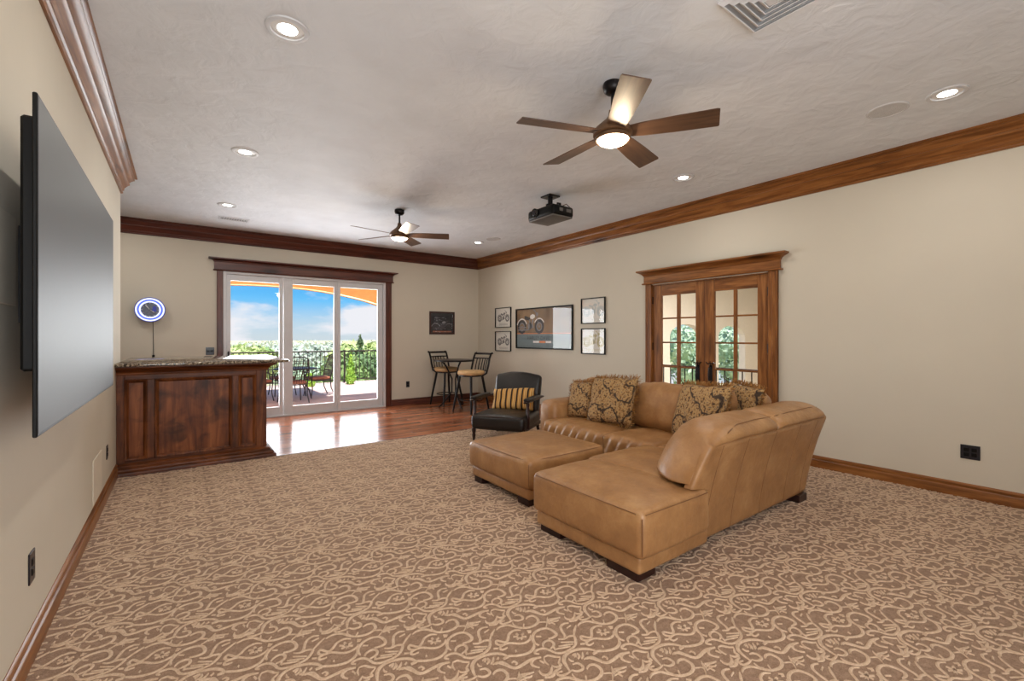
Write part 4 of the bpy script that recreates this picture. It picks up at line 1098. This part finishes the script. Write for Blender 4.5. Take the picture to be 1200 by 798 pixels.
MB().tube([(0.10, -0.06, -0.13), (0.17, -0.1, -0.09), (0.22, -0.14, -0.15), (0.19, -0.15, -0.195)], 0.006, 6).build('cable', M['gray_plastic'], pj, smooth=50)
MB().tube([(0.06, -0.05, -0.09), (0.09, -0.07, -0.09), (0.10, -0.06, -0.15)], 0.018, 8).build('knob', M['black_metal'], pj, smooth=50)

# ------------------------------------------------------------------ ceiling fans
def fan(x, y, drop, rot, label):
    o = thing('ceiling_fan', label, 'fan', (x, y, ZC), group='five-blade ceiling fans')
    z = -drop
    MB().lathe([(0.0, 0.0), (0.062, 0.0), (0.066, -0.02), (0.060, -0.05), (0.042, -0.066), (0.018, -0.072), (0, -0.072)], 28).build('canopy', M['black_metal'], o, smooth=40)
    MB().lathe([(0.012, -0.06), (0.012, z + 0.12)], 14).build('downrod', M['black_metal'], o, smooth=40)
    MB().lathe([(0.0, z + 0.15), (0.024, z + 0.15), (0.030, z + 0.11), (0.050, z + 0.085), (0.092, z + 0.05), (0.118, z + 0.026), (0.130, z + 0.006), (0.130, z - 0.018), (0.118, z - 0.026), (0, z - 0.026)], 36).build('motor_housing', M['bronze'], o, smooth=40)
    MB().lathe([(0.112, z - 0.026), (0.117, z - 0.030), (0.117, z - 0.050), (0.110, z - 0.054), (0.104, z - 0.05), (0.10, z - 0.026)], 36).build('light_ring', M['bronze'], o, smooth=40)
    MB().lathe([(0.0, z - 0.085), (0.035, z - 0.083), (0.07, z - 0.076), (0.092, z - 0.064), (0.103, z - 0.05), (0.101, z - 0.036)], 36, cap=False).build('light_bowl', M['fan_lamp'], o, smooth=60)
    light('fan_bulb', 'POINT', (x, y, ZC + z - 0.115), 9, (1, 0.80, 0.55), shadow_soft_size=0.05)
    for k in range(5):
        a = rot + k * 2 * math.pi / 5
        mm = T(0, 0, z - 0.004, rz=a) @ Matrix.Rotation(R(-13), 4, 'X')
        poly = [(0.115, -0.055), (0.20, -0.066), (0.40, -0.077), (0.64, -0.084), (0.655, -0.078), (0.662, 0.074), (0.655, 0.082), (0.40, 0.077), (0.20, 0.066), (0.115, 0.055)]
        blo = MB().prism(poly, -0.003, 0.003)
        ob = blo.build('blade', M['blade'], o)
        ob.matrix_local = mm
        WM[ob] = WM[o] @ mm
fan(2.341, 2.043, 0.33, R(16), 'near five-blade bronze ceiling fan with lit bowl')
fan(2.355, 5.76, 0.33, R(-26), 'far five-blade bronze ceiling fan with lit bowl')

# ------------------------------------------------------------------ leather sectional sofa
LE = M['tan']; SE = M['tan_seam']
sofa = thing('sectional_sofa', 'tan leather L-shaped sectional sofa with open chaise end', 'sofa', (3.1, 2.6, 0))
def soft(name, x0, x1, y0, y1, z0, z1, r, par, mat=LE, mid=6, bulge=(0, 0, 0), wr=0.004, wsc=7, seed=1.0, fn=None, rs=4, tilt=None):
    c = ((x0 + x1) / 2, (y0 + y1) / 2, (z0 + z1) / 2)
    v, f = softbox((x1 - x0) / 2, (y1 - y0) / 2, (z1 - z0) / 2, r, mid, bulge, wr, wsc, seed, fn, rs)
    mm = Matrix.Translation(c)
    if tilt is not None: mm = mm @ tilt
    return MB().add(v, f, mm).build(name, mat, par, True, 70)
def seam(pts, par, r=0.0025, mat=SE): return MB().tube(pts, r, 6).build('seam', mat, par, True, 60)
# chaise end
soft('chaise_base', 1.985, 2.66, 1.545, 2.42, 0.055, 0.155, 0.02, sofa, bulge=(0.004, 0.004, 0), wr=0.002, seed=2)
ch = soft('chaise_cushion', 1.958, 2.625, 1.505, 2.44, 0.148, 0.418, 0.045, sofa, mid=(8, 10, 4), bulge=(0.012, 0.012, 0.034), wr=0.006, wsc=6, seed=3)
seam([(1.958, 1.55, 0.398), (1.95, 1.78, 0.401), (1.95, 2.15, 0.402), (1.958, 2.40, 0.398)], ch)
seam([(1.99, 1.508, 0.396), (2.2, 1.498, 0.400), (2.45, 1.498, 0.400), (2.59, 1.508, 0.396)], ch)
seam([(1.966, 1.512, 0.38), (1.962, 1.506, 0.28), (1.966, 1.512, 0.18)], ch)
# long bases under the seats
soft('sofa_base', 2.64, 4.18, 1.60, 2.40, 0.06, 0.27, 0.02, sofa, wr=0.001)
soft('sofa_base', 3.225, 4.24, 2.38, 3.86, 0.055, 0.27, 0.02, sofa, wr=0.001)
# seat cushions
def gather(amp, nx, axis=1):
    def fn(x, y, z):
        s = (x if axis == 0 else y)
        return (x + (amp * math.sin(s * 58 + 3 * z * 9) * max(0, -x * nx) if axis == 1 else 0), y, z)
    return fn
soft('seat_cushion', 2.485, 3.215, 1.70, 2.445, 0.20, 0.435, 0.05, sofa, mid=(9, 9, 4), bulge=(0.0, 0.01, 0.022), wr=0.008, wsc=8, seed=6)
soft('seat_cushion', 3.205, 3.93, 1.72, 2.350, 0.20, 0.435, 0.05, sofa, mid=(9, 8, 4), bulge=(0.01, 0.0, 0.024), wr=0.008, wsc=8, seed=8)
soft('seat_cushion', 3.195, 3.93, 2.345, 2.925, 0.20, 0.435, 0.05, sofa, mid=(9, 22, 6), bulge=(0.02, 0.0, 0.022), wr=0.010, wsc=9, seed=11, fn=gather(0.020, 1.6))
soft('seat_cushion', 3.195, 3.93, 2.920, 3.810, 0.20, 0.435, 0.05, sofa, mid=(9, 34, 6), bulge=(0.02, 0.0, 0.022), wr=0.010, wsc=9, seed=13, fn=gather(0.022, 1.6))
# arm at the far end
soft('arm', 3.372, 4.31, 3.800, 4.070, 0.055, 0.615, 0.075, sofa, mid=(8, 4, 6), bulge=(0.015, 0.018, 0.012), wr=0.004, seed=15)
# outer back panels, leaning outwards
def rounded(poly, rad, n=4):
    out = []
    m_ = len(poly)
    for i in range(m_):
        p0, p1, p2 = Vector(poly[i - 1]), Vector(poly[i]), Vector(poly[(i + 1) % m_])
        a = (p0 - p1); b = (p2 - p1); d = min(rad, a.length * 0.45, b.length * 0.45)
        s = p1 + a.normalized() * d; e = p1 + b.normalized() * d
        for k in range(n + 1):
            t_ = k / n
            out.append(tuple(s * (1 - t_) ** 2 + p1 * 2 * t_ * (1 - t_) + e * t_ ** 2))
    return out
def yout(z): return 1.575 - 0.115 * min(1.0, max(0, z) / 0.69) ** 1.8
def xleft(z):
    if z < 0.40: return 2.625 + 0.02 * max(0, 0.08 - z) / 0.025
    return 2.625 - 0.165 * min(1, (z - 0.40) / 0.03) if z < 0.44 else 2.46 + 0.10 * (z - 0.44) / 0.253 + 0.10 * max(0, z - 0.64) ** 1.5 * 12
def xright(z): return 4.195 + 0.14 * (z - 0.055) / 0.638 - 3.0 * max(0, 0.10 - z) ** 1.35
zl = [0.055, 0.062, 0.075, 0.10, 0.18, 0.27, 0.36, 0.395, 0.41, 0.43, 0.45, 0.50, 0.56, 0.62, 0.65, 0.672, 0.684, 0.690, 0.693]
tl = [0, 0.004, 0.012, 0.03, 0.1, 0.2, 0.3, 0.4, 0.5, 0.6, 0.7, 0.8, 0.9, 0.97, 0.988, 0.996, 1.0]
b = MB(); nc = len(tl); nr = len(zl)
for back in (0, 1):
    for z in zl:
        for t_ in tl:
            xa, xb = xleft(z), xright(z)
            x = xa + (xb - xa) * t_
            d = min((x - xa), (xb - x), (0.693 - z), (z - 0.055)); e = max(0, 1 - d / 0.024)
            b.v.append((x, yout(z) + (0.02 * e ** 2 if not back else 0.06), z))
q = lambda k, r, c: k * nr * nc + r * nc + c
for r in range(nr - 1):
    for c in range(nc - 1):
        b.f.append((q(0, r, c), q(0, r, c + 1), q(0, r + 1, c + 1), q(0, r + 1, c)))
        b.f.append((q(1, r, c), q(1, r + 1, c), q(1, r + 1, c + 1), q(1, r, c + 1)))
    b.f.append((q(0, r, 0), q(0, r + 1, 0), q(1, r + 1, 0), q(1, r, 0)))
    b.f.append((q(0, r, nc - 1), q(1, r, nc - 1), q(1, r + 1, nc - 1), q(0, r + 1, nc - 1)))
for c in range(nc - 1):
    b.f.append((q(0, 0, c), q(1, 0, c), q(1, 0, c + 1), q(0, 0, c + 1)))
    b.f.append((q(0, nr - 1, c), q(0, nr - 1, c + 1), q(1, nr - 1, c + 1), q(1, nr - 1, c)))
bp = b.build('back_panel', LE, sofa, True, 60)
for (xt, xb) in ((2.70, 2.655), (3.02, 2.975), (3.42, 3.375), (3.82, 3.77), (4.14, 4.06)):
    seam([(xt + (xb - xt) * k / 8, yout(0.675 - 0.6 * k / 8) + 0.0008, 0.675 - 0.6 * k / 8) for k in range(9)], bp, 0.0025)
# second back frame along the right wall side
PR2 = rounded([(4.03, 0.055), (4.24, 0.055), (4.335, 0.69), (4.12, 0.69)], 0.04)
mm = Matrix(((1, 0, 0, 0), (0, 0, -1, 0), (0, 1, 0, 0), (0, 0, 0, 1)))
MB().prism(PR2, -4.05, -1.62, mm).build('back_panel', LE, sofa, True, 50)
# rolled back cushions of the near section
SEC = [(1.585, 0.440), (1.80, 0.435), (1.915, 0.455), (1.915, 0.54), (1.875, 0.66), (1.81, 0.755), (1.72, 0.800), (1.61, 0.806), (1.50, 0.780), (1.445, 0.735), (1.450, 0.698), (1.50, 0.690), (1.52, 0.675), (1.54, 0.60), (1.56, 0.50)]
SECR = catmull(SEC + SEC[:1], 3)[:-1]
def roll(x0, x1, slant, seed, parent):
    cy = 1.525; czz = 0.62
    st = [(0.0, 0.50), (0.012, 0.74), (0.035, 0.89), (0.07, 0.97), (0.12, 1.0)]
    L = x1 - x0
    le = [(0.0, 0.20), (0.004, 0.34), (0.014, 0.48), (0.035, 0.60), (0.07, 0.71), (0.12, 0.82), (0.20, 0.93), (0.30, 1.0)] if slant else st
    xs = list(le)
    mids = 10; x_ = le[-1][0]
    xs += [(x_ + (L - x_ - 0.12) * i / mids, 1.0) for i in range(1, mids)]
    xs += [(L - a, s) for a, s in st[::-1]]
    b = MB(); n = len(SECR)
    for a, s in xs:
        for (y, z) in SECR:
            yy = cy + (y - cy) * s; zz = czz + (z - czz) * (s if z > czz else (0.82 + s * 0.18))
            sh = slant * (zz - 0.45) * (1 - a / L) ** 1.5
            p = Vector((x0 + a + sh, yy, zz))
            d = Vector((0, y - cy, z - czz)).normalized()
            w_ = (0.012 if a < 0.25 and slant else 0.006)
            p += d * w_ * (noise.noise(p * 9 + Vector((seed, 0, 0))) + 0.5 * noise.noise(p * 22 + Vector((0, seed, 0))))
            b.v.append(tuple(p))
    m_ = len(xs)
    for i in range(m_ - 1):
        for k in range(n): b.f.append((i * n + k, i * n + (k + 1) % n, (i + 1) * n + (k + 1) % n, (i + 1) * n + k))
    b.f.append(tuple(range(n))[::-1]); b.f.append(tuple((m_ - 1) * n + k for k in range(n)))
    return b.build('back_cushion', LE, parent, True, 70)
r1 = roll(2.435, 3.43, 0.55, 1.0, sofa)
r2 = roll(3.425, 4.27, 0.0, 4.0, sofa)
seam([(2.74, 1.462, 0.748), (2.90, 1.490, 0.779), (3.15, 1.497, 0.783), (3.40, 1.502, 0.775)], r1)
seam([(3.46, 1.502, 0.775), (3.75, 1.497, 0.783), (4.05, 1.497, 0.783), (4.22, 1.505, 0.770)], r2)
# back cushions of the section along the right wall
def backcush(y0, y1, seed, x=3.875, zc=0.645, hz=0.225):
    return soft('back_cushion', x - 0.135, x + 0.135, y0, y1, zc - hz, zc + hz, 0.09, sofa, mid=(4, 10, 9), bulge=(0.05, 0.0, 0.025), wr=0.012, wsc=8, seed=seed, tilt=Matrix.Rotation(R(17), 4, 'Y'))
backcush(3.03, 3.80, 21); backcush(2.30, 3.035, 24); backcush(1.78, 2.30, 27, 3.96, 0.66, 0.225)
for x0, x1, y0, y1 in ((2.008, 2.165, 1.575, 1.80), (2.02, 2.15, 2.215, 2.415), (4.02, 4.165, 1.555, 1.66), (3.30, 3.40, 3.86, 4.02), (4.08, 4.22, 3.86, 4.02)):
    MB().cbox(x0, x1, y0, y1, 0.0, 0.062, 0.004).build('foot', M['dark_wood'], sofa, True)

# ottoman
ot = thing('ottoman', 'square tan leather ottoman beside the sectional sofa', 'ottoman', (2.6, 3.2, 0))
soft('ottoman_base', 2.195, 3.02, 2.765, 3.62, 0.055, 0.150, 0.022, ot, bulge=(0.006, 0.006, 0), wr=0.003, seed=31)
oc = soft('ottoman_cushion', 2.165, 3.045, 2.735, 3.645, 0.142, 0.385, 0.05, ot, mid=(10, 10, 4), bulge=(0.014, 0.014, 0.03), wr=0.007, wsc=8, seed=33)
seam([(2.185, 2.78, 0.372), (2.172, 3.0, 0.376), (2.172, 3.4, 0.376), (2.185, 3.60, 0.372)], oc)
seam([(2.21, 2.755, 0.372), (2.45, 2.742, 0.376), (2.8, 2.742, 0.376), (3.0, 2.755, 0.372)], oc)
seam([(2.178, 2.748, 0.35), (2.172, 2.742, 0.27), (2.178, 2.748, 0.18)], oc)
for x0, x1, y0, y1 in ((2.208, 2.31, 2.79, 2.93), (2.208, 2.31, 3.48, 3.60), (2.90, 3.0, 2.79, 2.93), (2.90, 3.0, 3.48, 3.60)):
    MB().cbox(x0, x1, y0, y1, 0.0, 0.06, 0.004).build('foot', M['dark_wood'], ot, True)

# ------------------------------------------------------------------ throw pillows
def throw(name, label, c, right, up, w, h, t_, mat, seed, fringe=True, group='paisley pillows on the sofa'):
    o = bpy.data.objects.new(name, None); o.empty_display_size = 0.1; COL.objects.link(o)
    X = Vector(right).normalized(); Z = Vector(up); Z = (Z - X * Z.dot(X)).normalized(); Y = Z.cross(X)
    mw = Matrix(((X.x, Y.x, Z.x, c[0]), (X.y, Y.y, Z.y, c[1]), (X.z, Y.z, Z.z, c[2]), (0, 0, 0, 1)))
    o.matrix_world = mw; WM[o] = mw
    tag(o, label, 'pillow', group)
    n = 18; b = MB(); idx = {}
    for side in (-1, 1):
        for i in range(n + 1):
            for j in range(n + 1):
                u, v = -1 + 2 * i / n, -1 + 2 * j / n
                edge = i in (0, n) or j in (0, n)
                if edge and side == 1: idx[side, i, j] = idx[-1, i, j]; continue
                pinch = 1 - 0.07 * (1 - abs(u * v)) * (abs(u) ** 6 + abs(v) ** 6)
                th = t_ * (max(0, (1 - u ** 4) * (1 - v ** 4))) ** 0.5
                q = Vector((u * w / 2 * pinch, side * th, v * h / 2 * pinch))
                q += Vector((0, side, 0)) * (0.016 * noise.noise(q * 8 + Vector((seed, 0, 0))) if not edge else 0)
                q.z += 0.02 * noise.noise(Vector((u * 2, seed, 0))) * (v > 0)
                idx[side, i, j] = len(b.v); b.v.append(tuple(q))
    for side in (-1, 1):
        for i in range(n):
            for j in range(n):
                q = (idx[side, i, j], idx[side, i + 1, j], idx[side, i + 1, j + 1], idx[side, i, j + 1])
                b.f.append(q if side == -1 else q[::-1])
    b.build('cover', mat, o, smooth=80)
    if fringe:
        g = random.Random(int(seed * 10)); f = MB()
        for k in range(520):
            s = k / 520 * 4; e = int(s); a = (s - e) * 2 - 1
            px, pz, dx, dz = ((a, -1, 0, -1), (1, a, 1, 0), (-a, 1, 0, 1), (-1, -a, -1, 0))[e]
            p = Vector((px * w / 2 * 0.955, 0, pz * h / 2 * 0.955))
            d = Vector((dx + g.uniform(-.6, .6), g.uniform(-.7, .7), dz + g.uniform(-.6, .6))).normalized() * g.uniform(0.03, 0.055)
            s_ = Vector((d.z, g.uniform(-.3, .3), -d.x)).normalized() * 0.004
            m_ = p + d * 0.55 + Vector((g.uniform(-.006, .006), g.uniform(-.012, .012), g.uniform(-.006, .006)))
            f.add([p - s_, p + s_, m_ + s_, m_ - s_, p + d + s_ * 0.6, p + d - s_ * 0.6], [(0, 1, 2, 3), (3, 2, 4, 5)])
        fo = f.build('fringe', M['fringe'], o); fo['kind'] = 'stuff'
    return o
# right axis is as seen from the front of the pillow
throw('throw_pillow', 'large paisley fringed pillow in front, by the plain back cushion', (3.62, 3.17, 0.685), (0.10, -1, 0.06), (0.38, 0.0, 1), 0.56, 0.50, 0.085, M['tapestry'], 1.3)
throw('throw_pillow', 'paisley pillow half hidden behind another, next to the sofa arm', (3.66, 3.60, 0.64), (0.05, -1, 0.10), (0.36, 0.1, 1), 0.46, 0.42, 0.08, M['tapestry'], 2.9)
throw('throw_pillow', 'paisley fringed pillow in the sofa corner, leaning behind the rolled cushion', (3.66, 2.20, 0.69), (-0.36, -0.94, 0.06), (0.30, -0.1, 1), 0.64, 0.50, 0.09, M['tapestry'], 4.1)
throw('throw_pillow', 'smaller paisley fringed pillow deepest in the sofa corner', (3.90, 1.97, 0.735), (-0.5, -0.86, -0.05), (0.25, -0.12, 1), 0.46, 0.40, 0.08, M['tapestry'], 5.7)

# ------------------------------------------------------------------ black leather armchair
AR = R(-57.3)
ac = thing('armchair', 'low black leather armchair with dark wooden arms and turned legs', 'armchair', (3.155, 4.63, 0), AR)
BL = M['black_leather']; DW = M['dark_wood']
MB().add(*softbox(0.36, 0.345, 0.09, 0.05, (8, 8, 4), bulge=(0.008, 0.01, 0.028), wr=0.006, wsc=9, seed=3), mat=T(0, 0.345, 0.27)).build('seat', BL, ac, smooth=70)
MB().tube([(-0.345, 0.012, 0.342), (0, 0.0, 0.35), (0.345, 0.012, 0.342)], 0.005, 6).build('seat_piping', DW, ac, smooth=60)
def camel(x, y, z): return (x * (1 + 0.04 * z), y, z + (0.05 * (1 - (x / 0.34) ** 2) if z > 0 else 0))
MB().add(*softbox(0.335, 0.055, 0.285, 0.045, (10, 3, 8), bulge=(0, 0.035, 0), wr=0.005, wsc=8, seed=5, fn=camel), mat=T(0, 0.755, 0.53) @ Matrix.Rotation(R(-15), 4, 'X')).build('backrest', BL, ac, smooth=70)
turned = [(0.016, 0.0), (0.019, 0.012), (0.013, 0.03), (0.018, 0.06), (0.024, 0.10), (0.018, 0.125), (0.025, 0.14), (0.028, 0.165), (0.026, 0.19)]
for sx in (-1, 1):
    MB().lathe(turned, 14, T(sx * 0.325, 0.035, 0)).build('leg', DW, ac, smooth=40)
    MB().tube([(sx * 0.31, 0.80, 0.0), (sx * 0.31, 0.72, 0.12), (sx * 0.31, 0.68, 0.3)], [0.018, 0.022, 0.026], 8).build('leg', DW, ac, smooth=50)
    MB().lathe([(0.022, 0.20), (0.022, 0.33), (0.027, 0.345), (0.018, 0.37), (0.024, 0.43), (0.017, 0.47), (0.022, 0.49), (0.020, 0.53)], 12, T(sx * 0.365, 0.15, 0)).build('arm_post', DW, ac, smooth=40)
    MB().cbox(sx * 0.365 - 0.026, sx * 0.365 + 0.026, 0.05, 0.76, 0.525, 0.548, 0.008).build('arm_rail', DW, ac)
    MB().add(*softbox(0.038, 0.25, 0.020, 0.018, (3, 6, 2), bulge=(0, 0, 0.006), rs=3), mat=T(sx * 0.365, 0.33, 0.562)).build('arm_pad', BL, ac, smooth=70)
    MB().cbox(sx * 0.345 - 0.014, sx * 0.345 + 0.014, 0.05, 0.72, 0.17, 0.215, 0.004).build('side_rail', DW, ac)
X = Vector((math.cos(AR), math.sin(AR), 0)); Yv = Vector((-math.sin(AR), math.cos(AR), 0))
c = Vector((3.155, 4.63, 0)) + Yv * 0.575 + X * 0.01 + Vector((0, 0, 0.50))
throw('striped_pillow', 'gold, brown and black striped lumbar pillow on the black armchair', tuple(c), tuple(X + Vector((0, 0, 0.04))), tuple(Yv * 0.36 + Vector((0, 0, 1))), 0.62, 0.31, 0.075, M['stripe'], 7.3, False, 'chair pillow')

# ------------------------------------------------------------------ pub table and stools
ptb = thing('pub_table', 'small round dark pub table in the corner between two bar stools', 'table', (4.22, 7.62, 0))
MB().lathe([(0, 0.885), (0.36, 0.885), (0.378, 0.892), (0.382, 0.905), (0.376, 0.916), (0.36, 0.918), (0, 0.918)], 40).build('table_top', M['dark_wood'], ptb, smooth=40)
MB().lathe([(0.383, 0.888), (0.388, 0.892), (0.388, 0.912), (0.383, 0.916)], 40, cap=False).build('table_rim', M['black_metal'], ptb, smooth=40)
for i in range(3):
    a = R(30 + 120 * i); c_, s_ = math.cos(a), math.sin(a)
    MB().tube([(0.30 * c_, 0.30 * s_, 0.0), (0.20 * c_, 0.20 * s_, 0.10), (0.05 * c_, 0.05 * s_, 0.30), (0.045 * c_, 0.045 * s_, 0.55), (0.16 * c_, 0.16 * s_, 0.80), (0.24 * c_, 0.24 * s_, 0.886)], 0.015, 8).build('leg', M['black_metal'], ptb, smooth=50)
def stool(x, y, rz, label):
    s = thing('bar_stool', label, 'stool', (x, y, 0), rz, 'bar stools at the pub table')
    K = M['black_metal']
    MB().add(*softbox(0.22, 0.215, 0.038, 0.034, (6, 6, 1), bulge=(0.01, 0.01, 0.016), rs=3, fn=lambda x, y, z: (x * (1 - 0.16 * (y / .2) ** 2 * (abs(x) > .1)), y * (1 - 0.16 * (x / .2) ** 2 * (abs(y) > .1)), z)), mat=T(0, 0, 0.705)).build('seat_cushion', M['cushion_tan'], s, smooth=70)
    MB().lathe([(0, 0.640), (0.19, 0.640), (0.205, 0.650), (0.205, 0.668), (0.19, 0.674), (0, 0.674)], 28).build('seat_ring', K, s, smooth=40)
    for sx in (-1, 1):
        for sy in (-1, 1):
            MB().tube([(sx * 0.235, sy * 0.225, 0.0), (sx * 0.21, sy * 0.20, 0.2), (sx * 0.17, sy * 0.165, 0.45), (sx * 0.145, sy * 0.14, 0.645)], [0.017, 0.020, 0.022, 0.023], 8).build('leg', K, s, smooth=50)
        MB().tube([(sx * 0.185, 0.10, 0.655), (sx * 0.20, 0.19, 0.69), (sx * 0.205, 0.225, 0.80), (sx * 0.205, 0.265, 0.95), (sx * 0.205, 0.31, 1.045), (sx * 0.205, 0.34, 1.055), (sx * 0.205, 0.345, 1.035)], 0.018, 8).build('back_post', K, s, smooth=50)
    MB().tube([(0.195 * math.cos(a), 0.195 * math.sin(a), 0.22) for a in [2 * math.pi * i / 28 for i in range(28)]], 0.010, 7, closed=True).build('foot_ring', K, s, smooth=50)
    arc = lambda z, y: [(-0.205, y, z), (-0.11, y + 0.035, z), (0, y + 0.045, z), (0.11, y + 0.035, z), (0.205, y, z)]
    MB().tube(arc(1.04, 0.305), 0.019, 8).build('top_rail', K, s, smooth=50)
    MB().tube(arc(0.955, 0.267), 0.013, 8).build('mid_rail', K, s, smooth=50)
    MB().tube(arc(0.735, 0.205), 0.009, 8).build('lower_rail', K, s, smooth=50)
    for k in range(5):
        xx = -0.13 + 0.065 * k; q = 0.04 * (1 - (xx / 0.205) ** 2)
        MB().tube([(xx, 0.205 + q, 0.735), (xx, 0.228 + q, 0.83), (xx, 0.267 + q, 0.955)], 0.010, 6).build('slat', K, s, smooth=50)
    return s
stool(4.22, 7.00, R(-77), 'dark metal bar stool with tan seat, in front of the pub table')
stool(4.28, 8.04, R(8), 'dark metal bar stool with tan seat, behind the pub table near the back wall')
